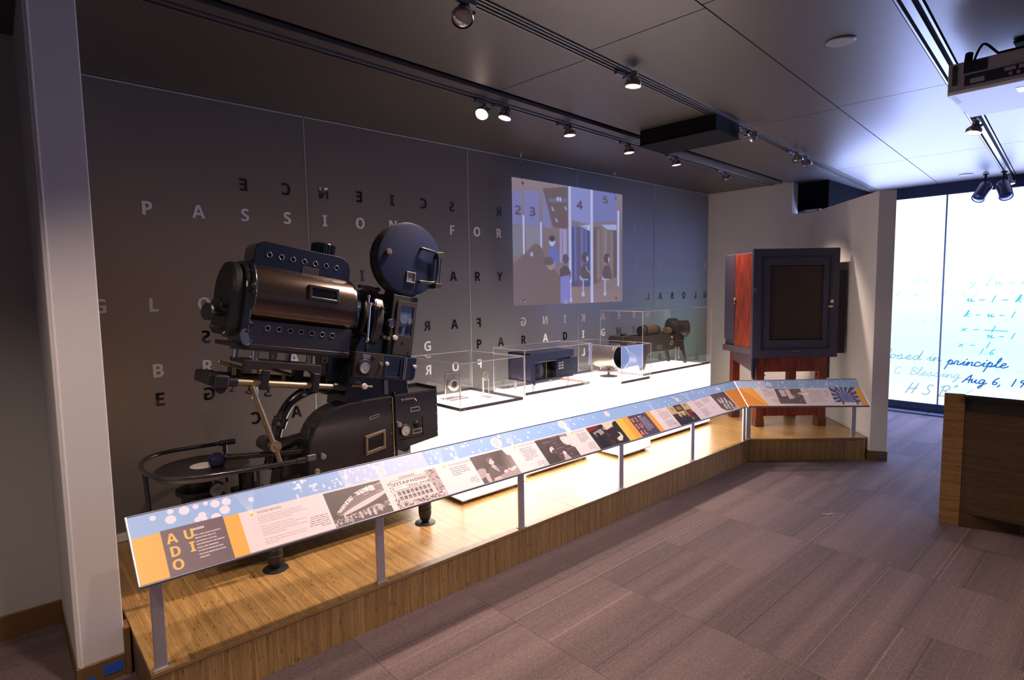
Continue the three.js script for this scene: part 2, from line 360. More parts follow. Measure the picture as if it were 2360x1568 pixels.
// single-stroke handwriting: letters as strokes on a 0..1 box
const PEN = {
  a: 'M.8 .5Q.45 .75 .25 .4Q.1 0 .4 0Q.65 .05 .8 .5L.75 .1Q.85 -.05 1.1 .15', b: 'M.1 .2Q.6 .9 .45 1.3Q.25 1.2 .25 .1Q.5 -.1 .65 .25Q.6 .5 .45 .4Q.8 .3 1 .4', c: 'M.8 .45Q.6 .7 .35 .5Q.1 .1 .4 0Q.7 -.05 1 .2',
  d: 'M.75 .45Q.45 .7 .25 .4Q.1 0 .4 0Q.7 .1 .95 1.25L.75 .1Q.9 -.05 1.1 .15', e: 'M.15 .2Q.8 .35 .65 .6Q.4 .7 .25 .3Q.25 -.05 .6 .02Q.85 .08 1 .25', g: 'M.8 .5Q.45 .72 .28 .4Q.15 0 .45 .03Q.7 .1 .8 .5Q.75 -.5 .45 -.65Q.2 -.6 .5 -.25L1.1 .15',
  h: 'M.1 .2Q.6 .9 .5 1.3Q.3 1.2 .2 0Q.5 .6 .7 .5Q.8 .4 .7 .1Q.85 -.05 1.1 .15', i: 'M.1 .15L.5 .55L.4 .1Q.5 -.05 .9 .15M.58 .85L.62 .9', l: 'M.1 .15Q.75 .9 .6 1.3Q.35 1.3 .35 .1Q.5 -.05 .9 .15', m: 'M.05 .15L.25 .55L.2 0Q.4 .6 .55 .5L.52 0Q.7 .6 .88 .5L.85 .1Q.95 -.05 1.1 .15',
  n: 'M.05 .15L.3 .55L.25 0Q.5 .6 .75 .5L.7 .1Q.85 -.05 1.1 .15', o: 'M.6 .55Q.2 .6 .2 .2Q.3 -.1 .6 .1Q.8 .4 .6 .55Q.7 .35 1.1 .45', p: 'M.1 .3L.4 .7L.1 -.7M.32 .4Q.6 .75 .72 .4Q.65 .02 .35 .05Q.7 .02 1.05 .15', r: 'M.05 .15L.35 .6L.6 .5L.5 .1Q.65 -.05 1 .15', s: 'M.05 .15L.5 .65Q.7 .2 .5 .02Q.3 -.05 .2 .08M.5 .02L1 .15',
  u: 'M.05 .4L.25 .55L.2 .15Q.35 -.1 .7 .5L.65 .1Q.8 -.05 1.1 .15', A: 'M.05 0Q.5 .8 .8 1.15L.75 0M.25 .4L1.05 .45', B: 'M.35 1.1L.2 0M.1 .95Q.6 1.35 .85 1Q.8 .65 .4 .6Q.95 .55 .85 .2Q.6 -.1 .1 .1', C: 'M.85 .95Q.7 1.2 .4 .95Q.1 .5 .3 .1Q.5 -.1 .9 .15', H: 'M.4 1.15L.1 0M.95 1.15L.65 0M.2 .5L.95 .6', S: 'M.85 1Q.6 1.25 .4 .9Q.4 .65 .7 .45Q.75 .05 .4 0Q.2 0 .1 .15',
  k: 'M.1 .1Q.6 .9 .5 1.2Q.35 1.1 .2 0M.7 .6L.3 .3L.8 0', v: 'M.1 .5L.4 0L.7 .5', x: 'M.1 .5L.7 0M.7 .5L.1 0', y: 'M.1 .5L.4 .1M.75 .5Q.6 -.3 .2 -.6', 1: 'M.3 1L.15 0', 2: 'M.1 .85Q.5 1.15 .6 .75Q.5 .4 .1 .05Q.4 .1 .8 0', 6: 'M.65 1Q.2 .7 .2 .2Q.35 -.1 .65 .15Q.7 .45 .3 .35', 7: 'M.1 .9L.75 1Q.4 .5 .3 0', 9: 'M.7 .75Q.4 1.1 .25 .75Q.3 .45 .7 .7L.45 0', ',': 'M.2 .05L.05 -.25', '-': 'M.1 .3L.7 .35', '=': 'M.1 .2L.7 .2M.1 .45L.7 .45', '.': 'M.1 .02L.16 .05', '/': 'M.05 .35L1.6 .35', '[': 'M.6 1.2L.2 1.2L0 -.1L.35 -.1', ']': 'M.3 1.2L.7 1.2L.5 -.1L.15 -.1', '*': 'M.1 .5Q.3 .7 .3 .2M.6 .6L.2 0',
};
function write(ctx, text, x, y, s, gapW = 0.95, slant = 0.28) {
  for (const ch of text) {
    const d = PEN[ch];
    if (d) {
      ctx.beginPath();
      for (const m of d.matchAll(/([MLQ])([^MLQ]+)/g)) {
        const n = m[2].trim().split(/\s+/).map(Number), q = [];
        for (let i = 0; i < n.length; i += 2) q.push(x + (n[i] + slant * n[i + 1]) * s, y - n[i + 1] * s);
        if (m[1] === 'M') ctx.moveTo(q[0], q[1]); else if (m[1] === 'L') ctx.lineTo(q[0], q[1]); else ctx.quadraticCurveTo(...q);
      }
      ctx.stroke();
    }
    x += s * (ch === ' ' ? 0.7 : ch === 'm' ? 1.15 : ch === 'i' || ch === ',' || ch === '.' || ch === '1' || ch === 'l' ? 0.62 : gapW);
  }
}
{
  const Z0 = 0.80, Z1 = 5.42, Y0 = 0.13, Y1 = 2.862;
  const W = 2048, H = 1212, px = (z) => ((z - Z0) / (Z1 - Z0)) * W, py = (y) => ((Y1 - y) / (Y1 - Y0)) * H, m = W / (Z1 - Z0);
  const film = canvasTexture(W, H, (c) => {
    const g = c.createLinearGradient(0, 0, 0, H);
    g.addColorStop(0, '#ffffff'); g.addColorStop(0.33, '#fdffff'); g.addColorStop(0.5, '#e6fbff'); g.addColorStop(0.72, '#d4f8fd'); g.addColorStop(0.9, '#e2fafc'); g.addColorStop(1, '#f4feff');
    c.fillStyle = g; c.fillRect(0, 0, W, H);
    c.lineCap = 'round'; c.lineJoin = 'round';
    const ink = (col, w) => { c.strokeStyle = col; c.lineWidth = w * m; };
    // large lines at the foot of the pane
    ink('rgba(60,120,135,.75)', 0.009); write(c, 'closed in', px(1.62), py(0.705), 0.100 * m, 0.9);
    ink('rgba(15,75,150,.95)', 0.013); write(c, 'principle', px(2.42), py(0.675), 0.092 * m, 0.78);
    ink('rgba(90,140,150,.7)', 0.008); write(c, 'C. Blessing', px(1.83), py(0.50), 0.088 * m, 0.82);
    ink('rgba(10,70,150,.95)', 0.013); write(c, 'Aug 6, 1927', px(2.60), py(0.455), 0.090 * m, 0.82);
    ink('rgba(80,125,140,.8)', 0.011); write(c, 'H S Bl', px(1.98), py(0.245), 0.125 * m, 0.75); write(c, '- ,', px(2.62), py(0.30), 0.10 * m);
    ink('rgba(20,170,175,.85)', 0.010);
    write(c, 'u - 1 - k', px(2.60), py(1.49), 0.075 * m); write(c, 'k - u - 1', px(2.58), py(1.30), 0.070 * m); write(c, 'x -  1', px(2.56), py(1.115), 0.075 * m);
    c.beginPath(); c.moveTo(px(2.80), py(1.135)); c.lineTo(px(3.02), py(1.132)); c.stroke(); write(c, 'u - 1', px(2.82), py(1.04), 0.07 * m); write(c, 'x -  1', px(2.54), py(0.915), 0.07 * m); write(c, '1.6', px(2.76), py(0.83), 0.07 * m);
    ink('rgba(60,185,190,.5)', 0.008); write(c, 'y  [u - k]', px(2.62), py(1.70), 0.075 * m);
    ink('rgba(120,200,205,.35)', 0.008);
    for (const [t, z, y] of [['u - h k s -', 1.82, 1.73], ['k [ n - 1 k - s ]', 1.82, 1.56], ['[ - x ]', 1.93, 1.21], ['[ s - u ]', 2.8, 0.62], ['u - k - 1 ]', 3.35, 1.5], ['k - 1', 3.4, 1.2], ['no s u b', 3.5, 0.8], ['a n d c o n s', 4.1, 1.4], ['[ k - u ]', 4.2, 1.0]]) write(c, t, px(z), py(y), 0.07 * m, 0.8);
  });
  const pane = new THREE.MeshPhysicalMaterial({ color: 0x222222, roughness: 0.25, emissive: new THREE.Color().setRGB(1.08, 1.2, 1.35), emissiveMap: film, emissiveIntensity: 1.0 });
  const win = structure('window_1', [bx(9.19, 9.33, Y1, HC + 0.02, Z0, Z1, 0.004), bx(9.19, 9.33, 0.04, Y0, Z0, Z1, 0.004)], std([0.012, 0.02, 0.06], 0.4));
  for (const [a, b] of [[Z0, 2.345], [2.365, 3.88], [3.90, Z1]]) {
    const g = clean(bx(9.215, 9.23, Y0, Y1, a, b)), p = g.attributes.position, uv = g.attributes.uv;
    for (let i = 0; i < p.count; i++) uv.setXY(i, (p.getZ(i) - Z0) / (Z1 - Z0), (p.getY(i) - Y0) / (Y1 - Y0));
    part(win, 'pane', g, pane);
  }
  part(win, 'pane_joint', [bx(9.205, 9.232, Y0, Y1, 2.347, 2.363), bx(9.205, 9.232, Y0, Y1, 3.882, 3.898)], std([0.16, 0.20, 0.34], 0.3, 0.4));
  part(win, 'sill', [bx(9.02, 9.2, 0, 0.022, Z0, 2.28, 0.003), bx(9.02, 9.2, 0, 0.022, 2.285, Z1, 0.003)], std([0.11, 0.12, 0.19], 0.4));
  rectLight('window_light', WINDOW_GLOW, [Z1 - Z0 - 0.05, Y1 - Y0 - 0.05], [9.16, (Y0 + Y1) / 2, (Z0 + Z1) / 2], [0, (Y0 + Y1) / 2, (Z0 + Z1) / 2], 1.0);
}

// ---------------------------------------------------------------- bamboo platform
{
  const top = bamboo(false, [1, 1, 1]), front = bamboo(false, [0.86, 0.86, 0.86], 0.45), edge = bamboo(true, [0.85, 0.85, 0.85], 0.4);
  const pf = thing('display_platform', 'low bamboo display platform along the glass wall, carrying the projector, glowing plinths and cabinet', 'platform', [3.5, 0, 0.8]);
  const cut = [0.372, 2.905, 5.475], zf = 1.592, t = 0.018;
  const R0 = [5.475, zf], R1 = [6.330, 2.362], back = [7.44, 1.36];
  part(pf, 'core', prism([[0.40, 0.05], [7.44, 0.05], [7.40, 1.34], [6.33, 2.31], [5.46, 1.565], [0.40, 1.565]].reverse(), 0, HP - t - 0.001), M.skirting);
  part(pf, 'top_panel', metric(prism([[cut[0], 0.03], [cut[1] - 0.001, 0.03], [cut[1] - 0.001, zf], [cut[0], zf]].reverse(), HP - t, HP, 0.001)), top);
  part(pf, 'top_panel', metric(prism([[cut[1] + 0.001, 0.03], [4.53, 0.03], [4.53, zf], [cut[1] + 0.001, zf]].reverse(), HP - t, HP, 0.001)), top);
  part(pf, 'top_panel', metric(prism([[4.532, 0.03], [7.44, 0.03], back, R1, R0, [4.532, zf]].reverse(), HP - t, HP, 0.001)), top);
  const dir = V(R1[0] - R0[0], 0, R1[1] - R0[1]), len = dir.length(), ang = Math.atan2(-dir.z, dir.x);
  const riser = (x0, x1, mk) => mk(metric(bx(x0, x1, 0.0, HP - t - 0.001, zf - 0.022, zf - 0.004, 0.001)));
  part(pf, 'riser_panel', riser(cut[0], cut[1] - 0.0015, (g) => g), front);
  part(pf, 'riser_panel', riser(cut[1] + 0.0015, cut[2], (g) => g), front);
  const turned = (g) => g.rotateY(ang).translate(R0[0], 0, R0[1]);
  part(pf, 'riser_panel', turned(metric(bx(0.0, len, 0, HP - t - 0.001, -0.022, -0.004, 0.001))), front);
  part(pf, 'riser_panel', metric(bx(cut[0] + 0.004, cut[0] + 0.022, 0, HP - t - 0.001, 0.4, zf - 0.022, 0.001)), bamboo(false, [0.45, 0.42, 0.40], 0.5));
  const nose = (x0, x1) => metric(bx(x0, x1, HP - t, HP - 0.0006, zf - 0.002, zf + 0.0015, 0.0008));
  for (const g of [nose(cut[0], cut[1] - 0.001), nose(cut[1] + 0.001, cut[2]), turned(metric(bx(0, len, HP - t, HP - 0.0006, -0.002, 0.0015, 0.0008)))]) part(pf, 'edge_band', g, edge);
}

// ---------------------------------------------------------------- glowing plinths with clear acrylic covers
const plinthLit = new THREE.MeshPhysicalMaterial({ color: 0xffffff, roughness: 0.35, emissive: new THREE.Color().setRGB(...PLINTH_GLOW), emissiveIntensity: 0.42 });
const PT = 0.888;
function plinth(x0, x1, z0, z1, label, coverTop, coverLabel, bandMaterial, sideMaterial) {
  const cx = (x0 + x1) / 2, cz = (z0 + z1) / 2, yb = 0.252, w = x1 - x0, d = z1 - z0;
  const t = thing('light_plinth', label, 'plinth', [cx, HP, cz], 'white glowing plinths along the glass wall');
  part(t, 'body', bx(x0, x1, yb, PT, z0, z1, 0.004), plinthLit);
  part(t, 'base_plate', bx(x0 - 0.003, x1 + 0.003, yb - 0.008, yb, z0 - 0.003, z1 + 0.003, 0.001), M.cream);
  for (const [a, b] of [[x0 + 0.05, z0 + 0.05], [x1 - 0.05, z0 + 0.05], [x0 + 0.05, z1 - 0.05], [x1 - 0.05, z1 - 0.05]]) {
    const f = part(t, 'foot', [rod([a, HP, b], [a, HP + 0.014, b], 0.022, 0.020), rod([a, HP + 0.012, b], [a, yb - 0.006, b], 0.011)], M.steel);
    part(f, 'nut', lathe([[0, 0], [0.016, 0], [0.016, 0.006], [0, 0.006]], [a, yb - 0.015, b], [0, 1, 0], 6), M.brass);
  }
  const g = PLINTH_GLOW, k = 0.62, ym = (yb + PT) / 2;
  rectLight('plinth_light', g, [w, PT - yb], [cx, ym, z1 + 0.012], [cx, ym, z1 + 1], k);
  rectLight('plinth_light', g, [d, PT - yb], [x0 - 0.012, ym, cz], [x0 - 1, ym, cz], k);
  rectLight('plinth_light', g, [d, PT - yb], [x1 + 0.012, ym, cz], [x1 + 1, ym, cz], k);
  // the cover: four panes and a lid standing round a base band
  const c = thing('acrylic_cover', coverLabel, 'display case', [cx, PT, cz], 'clear acrylic covers on the plinths');
  const b = 0.022, e = 0.006;
  for (const q of [bx(x0 + e, x1 - e, PT, PT + b, z1 - e - 0.008, z1 - e, 0.001), bx(x0 + e, x1 - e, PT, PT + b, z0 + e, z0 + e + 0.008, 0.001)]) part(c, 'base_band', q, bandMaterial);
  for (const q of [bx(x0 + e, x0 + e + 0.008, PT, PT + b, z0 + e + 0.009, z1 - e - 0.009, 0.001), bx(x1 - e - 0.008, x1 - e, PT, PT + b, z0 + e + 0.009, z1 - e - 0.009, 0.001)]) part(c, 'base_band', q, sideMaterial ?? bandMaterial);
  const s = 0.004;
  for (const q of [[x0, x1, PT, coverTop, z1 - s, z1], [x0, x1, PT, coverTop, z0, z0 + s], [x0, x0 + s, PT, coverTop, z0 + s, z1 - s], [x1 - s, x1, PT, coverTop, z0 + s, z1 - s]]) {
    const [a0, a1, b0, b1, c0, c1] = q, thin = a1 - a0 < c1 - c0;
    const pane = new THREE.PlaneGeometry(thin ? c1 - c0 : a1 - a0, b1 - b0);
    if (thin) pane.rotateY(Math.PI / 2);
    part(c, 'pane', pane.translate((a0 + a1) / 2, (b0 + b1) / 2, (c0 + c1) / 2), M.acrylic);
  }
  part(c, 'lid', new THREE.PlaneGeometry(w, d).rotateX(-Math.PI / 2).translate(cx, coverTop - 0.002, cz), M.acrylic);
  const ed = [], r = 0.0026;
  for (const [x, z] of [[x0, z0], [x1, z0], [x0, z1], [x1, z1]]) ed.push(bx(x - r, x + r, PT, coverTop, z - r, z + r));
  for (const z of [z0, z1]) ed.push(bx(x0, x1, coverTop - 2 * r, coverTop, z - r, z + r));
  for (const x of [x0, x1]) ed.push(bx(x - r, x + r, coverTop - 2 * r, coverTop, z0, z1));
  for (const g of ed) part(c, 'edge', g, M.acrylicEdge);
  for (const x of [x0 + 0.03, x1 - 0.03]) part(c, 'screw', rod([x, PT + 0.011, z1 - 0.002], [x, PT + 0.011, z1 + 0.003], 0.004, 0.004, 10), M.brightSteel);
  return [cx, cz];
}
plinth(2.372, 2.985, 0.335, 1.000, 'white glowing plinth nearest the movie projector, carrying the two small microphone parts', 1.226, 'clear acrylic cover over the two small microphone parts on stands', M.baseBand);
plinth(3.095, 3.905, 0.510, 0.893, 'white glowing plinth under the dark blue amplifier box', 1.253, 'clear acrylic cover with pinkish base over the dark blue amplifier box', M.baseBand, M.baseClear);
plinth(4.055, 4.500, 0.400, 1.105, 'white glowing plinth under the bullet-shaped silver horn', 1.222, 'clear acrylic cover over the bullet-shaped silver horn', M.baseBand, M.acrylicEdge);
plinth(4.560, 5.830, 0.460, 0.970, 'white glowing plinth at the far right, under the black four-legged machine', 1.510, 'tall clear acrylic cover over the black four-legged machine', std([0.16, 0.13, 0.13], 0.45));

// ---------------------------------------------------------------- track lamps
const lampGlow = new THREE.MeshPhysicalMaterial({ color: 0xffffff, roughness: 0.3, emissive: WARM, emissiveIntensity: 6 });
const lampGlass = std([0.30, 0.30, 0.32], 0.08, 0.7);
const darkLens = std([0.02, 0.02, 0.10], 0.06, 0.3, { clearcoat: 1 });
function track(lines, x0, x1, label, rails, mat = M.trackMetal) {
  const t = thing('light_track', label, 'light track', [(x0 + x1) / 2, HC, lines[0]((x0 + x1) / 2)]);
  const strip = (f0, f1, y0, y1) => prism([[x0, lines[0](x0) + f0], [x1, lines[0](x1) + f0], [x1, lines[0](x1) + f1], [x0, lines[0](x0) + f1]].reverse(), y0, y1);
  for (const [n, a, b, y0, y1, m] of rails) part(t, n, strip(a, b, y0, y1), m ?? mat);
  return t;
}
track(T1, -2.9, 7.46, 'ceiling light track closest to the glass wall, holding the row of lit lamps', [['channel', 0.006, 0.057, HC + 0.012, HC + 0.03, M.dark], ['rail', 0.004, 0.018, HC - 0.010, HC + 0.02], ['rail', 0.044, 0.058, HC - 0.010, HC + 0.02]]);
track(T2, -2.9, 9.18, 'ceiling light track in the middle, above the carpet edge', [['channel', 0.006, 0.084, HC + 0.012, HC + 0.03, M.dark], ['rail', 0.004, 0.014, HC - 0.006, HC + 0.02], ['rail', 0.030, 0.040, HC - 0.008, HC + 0.02], ['rail', 0.056, 0.066, HC - 0.008, HC + 0.02], ['rail', 0.076, 0.086, HC - 0.006, HC + 0.02]]);
track(T3, 0.5, 9.18, 'ceiling light track on the right, beside the white video projector', [['channel', 0.006, 0.094, HC + 0.012, HC + 0.03, M.dark], ['rail', 0.003, 0.012, HC - 0.006, HC + 0.02], ['rail', 0.030, 0.062, HC - 0.010, HC + 0.02], ['rail', 0.084, 0.095, HC - 0.006, HC + 0.02]]);
function spot(lens, aim, lit, label, power, angle = 0.6, group, size = 1, shiftZ = 0.02) {
  const L = v3(lens), dir = V().subVectors(v3(aim), L).normalize(), s = size;
  const t = thing('track_lamp', label, 'spotlight', [L.x, HC, L.z], group);
  const ax = dir.clone().negate(), at = (k) => L.clone().addScaledVector(ax, k * s);
  const head = part(t, 'lamp_head', [lathe([[0.043, 0], [0.046, 0.004], [0.046, 0.022], [0.042, 0.030], [0.026, 0.046], [0.021, 0.052], [0.0, 0.052]].map(([a, b]) => [a * s, b * s]), L.toArray(), ax.toArray(), 28)], M.lampSteel);
  part(head, 'socket', [lathe([[0, 0.045], [0.020, 0.045], [0.020, 0.075], [0.017, 0.082], [0, 0.082]].map(([a, b]) => [a * s, b * s]), L.toArray(), ax.toArray(), 22)], M.lampSteel);
  part(head, 'lens', lathe([[0, 0.001], [0.030, 0.0015], [0.0425, 0.006], [0.0425, 0.010], [0, 0.010]].map(([a, b]) => [a * s, b * s]), L.toArray(), ax.toArray(), 28), lit ? lampGlow : lampGlass);
  // bracket from the track down to the head's waist, a hinge knob and the flex
  const neck = at(0.04), top = V(neck.x + 0.005, HC - 0.012, L.z + shiftZ), side = V(0, 1, 0).cross(dir).normalize();
  if (side.lengthSq() < 0.1) side.set(0, 0, 1);
  const hinge = neck.clone().addScaledVector(side, 0.042 * s);
  part(t, 'adapter', cb(top.x, HC - 0.022, L.z + shiftZ, 0.135, 0.022, 0.026, 0.003), M.aluDark);
  part(t, 'bracket', [rod([top.x + 0.02, HC - 0.030, L.z + shiftZ], [top.x + 0.02, HC - 0.045, L.z + shiftZ], 0.013), along(new RoundedBoxGeometry(0.024, hinge.distanceTo(V(top.x + 0.02, HC - 0.042, L.z + shiftZ)) + 0.02, 0.005, 1, 0.002), hinge, V(top.x + 0.02, HC - 0.042, L.z + shiftZ))], M.aluDark);
  part(t, 'knob', rod(hinge.clone().addScaledVector(side, -0.014), hinge.clone().addScaledVector(side, 0.012), 0.010, 0.010, 14), M.aluDark);
  const e = at(0.08);
  part(t, 'flex', tube([e, e.clone().add(V(0.012, 0.006, 0)), V((e.x + top.x) / 2 + 0.02, (e.y + HC) / 2, L.z + shiftZ * 0.5), V(top.x + 0.01, HC - 0.03, L.z + shiftZ)], 0.0028, 20, 6), M.dark);
  if (lit) {
    const l = new THREE.SpotLight(WARM, power, 0, angle, 0.75, 2);
    l.name = 'track_lamp_light'; l.position.copy(L).addScaledVector(dir, 0.006); l.target.position.copy(v3(aim)); l.shadow.radius = 2; scene.add(l); scene.add(l.target); l.target.name = 'lamp_target';
  }
  return t;
}
const ROW = 'lit lamps on the track along the glass wall', MID = 'lamps on the middle ceiling track';
spot([2.506, 2.893, 1.133], [1.25, 1.15, 1.75], true, 'track lamp turned out towards the room, brightest disc, leftmost of the lit row', 14, 0.75, ROW, 1, -0.019);
spot([2.682, 2.893, 1.164], [2.0, 0.3, 0.95], true, 'lit track lamp pointing down right beside the outward-turned one', 15, 0.62, ROW, 1, -0.058);
spot([3.362, 2.893, 1.143], [3.4, 0.3, 1.25], true, 'lit track lamp above the dark blue amplifier box', 13, 0.62, ROW, 1, -0.069);
spot([4.187, 2.893, 1.085], [4.3, 0.3, 1.25], true, 'lit track lamp just left of the black ceiling box', 13, 0.62, ROW, 1, -0.051);
spot([4.955, 2.893, 1.069], [5.2, 0.3, 1.2], true, 'lit track lamp just right of the black ceiling box', 13, 0.62, ROW, 1, -0.072);
spot([6.028, 2.893, 1.023], [6.9, 1.0, 1.5], true, 'lit track lamp nearest the white wall, last of the row', 26, 0.62, ROW, 1, -0.077);
spot([1.594, 2.893, 2.126], [1.15, 1.6, 2.75], false, 'unlit silver track lamp at the top edge of the view', 0, 0.6, MID, 1.05, -0.016);
spot([2.853, 2.893, 2.098], [2.75, 0.3, 1.9], true, 'lit silver track lamp on the middle track, in front of the black ceiling box', 12, 0.7, MID, 1.05, -0.08);
spot([4.53, 2.893, 2.02], [5.6, 2.4, 2.2], false, 'silver track lamp tilted sideways against the black ceiling box', 0, 0.6, MID, 0.95, -0.12);
spot([5.725, 2.893, 1.883], [5.7, 0.2, 2.3], false, 'left one of the two close silver track lamps near the white walls', 0, 0.6, MID, 1.05, -0.073);
spot([5.98, 2.893, 1.867], [6.6, 0.6, 2.1], false, 'right one of the two close silver track lamps near the white walls', 0, 0.6, MID, 1.05, -0.076);
spot([5.72, 2.880, 3.19], [5.2, 0.2, 2.8], true, 'lit track lamp hanging right behind the white video projector', 3.5, 0.75, undefined, 1.15, 0.013);
spot([9.05, 2.885, 2.99], [8.8, 0.4, 3.2], true, 'lit track lamp at the far end, by the top of the window', 2.5, 0.7, undefined, 1.0, -0.01);
// unseen lamps out of view, placed to light the carpet and room broadly
[[0.55, 2.2], [-0.6, 2.28], [0.9, 3.53], [2.2, 3.44], [1.2, 4.6], [3.0, 4.6], [4.0, 4.9]].forEach(([x, z], i) => spot([x, 2.893, z], [x + 0.35 * (i % 2), 0.2, z - 0.5], true, `unseen track lamp placed to light the open carpet, ${['first', 'second', 'third', 'fourth', 'fifth', 'sixth', 'seventh', 'eighth'][i]} behind the viewer`, 8.5, 0.85, 'unseen lamps placed to light the open carpet'));

// ---------------------------------------------------------------- reading rail: printed panels on square posts
const sepia = (k) => `rgb(${Math.round(52 + 178 * k)},${Math.round(40 + 172 * k)},${Math.round(42 + 172 * k)})`;
function poly(c, pts, fill) { c.beginPath(); pts.forEach(([x, y], i) => (i ? c.lineTo(x, y) : c.moveTo(x, y))); c.closePath(); c.fillStyle = fill; c.fill(); }
function blob(c, x, y, rx, ry, fill, rot = 0) { c.beginPath(); c.ellipse(x, y, rx, ry, rot, 0, Math.PI * 2); c.fillStyle = fill; c.fill(); }
function curve(c, d, fill) { c.fillStyle = fill; c.beginPath(); for (const [op, ...a] of d) c[op](...a); c.closePath(); c.fill(); }
// each picture is drawn on a box 1.2 wide and 1 high
const PICTURES = {
  theatre(c) {
    c.fillStyle = sepia(0.16); c.fillRect(0, 0, 1.2, 1);
    curve(c, [['moveTo', 0.10, 0.62], ['quadraticCurveTo', 0.5, 0.20, 1.2, 0.05], ['lineTo', 1.2, 0.30], ['quadraticCurveTo', 0.6, 0.40, 0.16, 0.74]], sepia(0.38));
    curve(c, [['moveTo', 0.20, 0.70], ['quadraticCurveTo', 0.6, 0.46, 1.2, 0.33], ['lineTo', 1.2, 0.42], ['quadraticCurveTo', 0.8, 0.62, 0.24, 0.74]], sepia(0.86));
    for (let i = 0; i < 46; i++) blob(c, 0.7 + rnd() * 0.5, 0.06 + rnd() * 0.28, 0.009, 0.009, sepia(0.95));
    c.strokeStyle = sepia(0.7); c.lineWidth = 0.012; c.beginPath(); c.moveTo(0.12, 0.62); c.quadraticCurveTo(0.5, 0.22, 1.2, 0.06); c.stroke(); c.beginPath(); c.moveTo(0.18, 0.72); c.quadraticCurveTo(0.58, 0.41, 1.2, 0.31); c.stroke();
    c.fillStyle = '#f6e9e8';
    [...'WARNERS’ THEATRE'.replace('’', "'")].forEach((ch, i) => {
      const t = i / 15, x = 0.17 + 0.74 * t, y = 0.645 - 0.42 * t + 0.06 * t * (1 - t) - 0.12 * Math.sin(t * Math.PI);
      c.save(); c.translate(x, y); c.rotate(-0.62 + 0.42 * t); c.font = `bold ${0.10 + 0.075 * t}px serif`; c.fillText(ch, 0, 0); c.restore();
    });
    c.fillStyle = sepia(0.95); c.fillRect(0.92, 0.10, 0.10, 0.15);
    c.save(); c.translate(0.5, 0.76); c.rotate(-0.2); c.font = 'bold 0.045px sans-serif'; c.fillText('IN DON JUAN', 0.18, 0.02); c.restore();
    for (let i = 0; i < 240; i++) { const x = rnd() * 1.2, d = rnd(); blob(c, x, 0.80 - 0.16 * (x / 1.2) + d * 0.16, 0.012, 0.017, sepia(0.35 + 0.6 * rnd())); }
    for (const [x, y] of [[0.24, 0.86], [0.34, 0.9], [0.55, 0.86], [0.72, 0.84], [0.98, 0.80], [0.83, 0.86]]) { blob(c, x, y, 0.03, 0.09, sepia(0.55 + rnd() * 0.3)); blob(c, x, y - 0.10, 0.018, 0.022, sepia(0.9)); }
  },
  billboard(c) {
    c.fillStyle = sepia(0.93); c.fillRect(0, 0, 1.2, 1);
    poly(c, [[0.05, 0.2], [0.92, 0.08], [0.92, 0.42], [0.10, 0.44]], sepia(0.99)); c.strokeStyle = sepia(0.3); c.lineWidth = 0.012; c.strokeRect(0.08, 0.10, 0.84, 0.33);
    c.fillStyle = sepia(0.2); c.font = 'bold 0.145px sans-serif'; c.fillText('VITAPHONE', 0.10, 0.27); c.font = 'italic bold 0.115px serif'; c.fillText('"Don Juan"', 0.36, 0.385);
    c.fillStyle = sepia(0.5); for (let k = 0; k < 4; k++) c.fillRect(0.62, 0.13 + 0.03 * k, 0.26, 0.012); c.fillRect(0.12, 0.32, 0.2, 0.012); c.fillRect(0.12, 0.405, 0.6, 0.012);
    c.font = 'bold 0.1px serif'; c.fillStyle = sepia(0.35); c.fillText('IIIMMII', 0.3, 0.07);
    c.fillStyle = sepia(0.85); c.fillRect(0.1, 0.44, 0.84, 0.34);
    for (let j = 0; j < 2; j++) for (let i = 0; i < 8; i++) { c.fillStyle = sepia(0.16); c.fillRect(0.13 + i * 0.10, 0.47 + j * 0.16, 0.068, 0.115); c.fillStyle = sepia(0.8 * rnd()); c.fillRect(0.145 + i * 0.10, 0.52 + j * 0.16, 0.034, 0.05); }
    poly(c, [[0.93, 0.0], [1.2, 0.0], [1.2, 0.9], [0.98, 0.8]], sepia(0.62)); for (let i = 0; i < 36; i++) { c.fillStyle = sepia(rnd() * 0.6); c.fillRect(0.96 + rnd() * 0.22, rnd() * 0.8, 0.03, 0.05); }
    for (let i = 0; i < 26; i++) { c.fillStyle = sepia(rnd()); c.fillRect(rnd() * 0.09, rnd() * 0.8, 0.025, 0.05); }
    c.fillStyle = sepia(0.8); c.fillRect(0, 0.78, 1.2, 0.22);
    for (let i = 0; i < 150; i++) { c.fillStyle = sepia(rnd() * 0.9); c.fillRect(rnd() * 1.2, 0.8 + rnd() * 0.2, 0.02 + rnd() * 0.05, 0.02 + rnd() * 0.04); }
  },
  clerk(c) {
    const g = c.createLinearGradient(0, 0, 1.2, 0.4); g.addColorStop(0, sepia(0.20)); g.addColorStop(0.7, sepia(0.12)); g.addColorStop(1, sepia(0.5)); c.fillStyle = g; c.fillRect(0, 0, 1.2, 1);
    curve(c, [['moveTo', 1.04, 0.0], ['lineTo', 1.2, 0.0], ['lineTo', 1.2, 0.28], ['lineTo', 1.10, 0.22]], sepia(0.95));
    curve(c, [['moveTo', 0, 0.5], ['quadraticCurveTo', 0.16, 0.40, 0.26, 0.52], ['lineTo', 0.2, 0.75], ['lineTo', 0, 0.8]], sepia(0.62));
    blob(c, 0.24, 0.86, 0.10, 0.2, sepia(0.72));
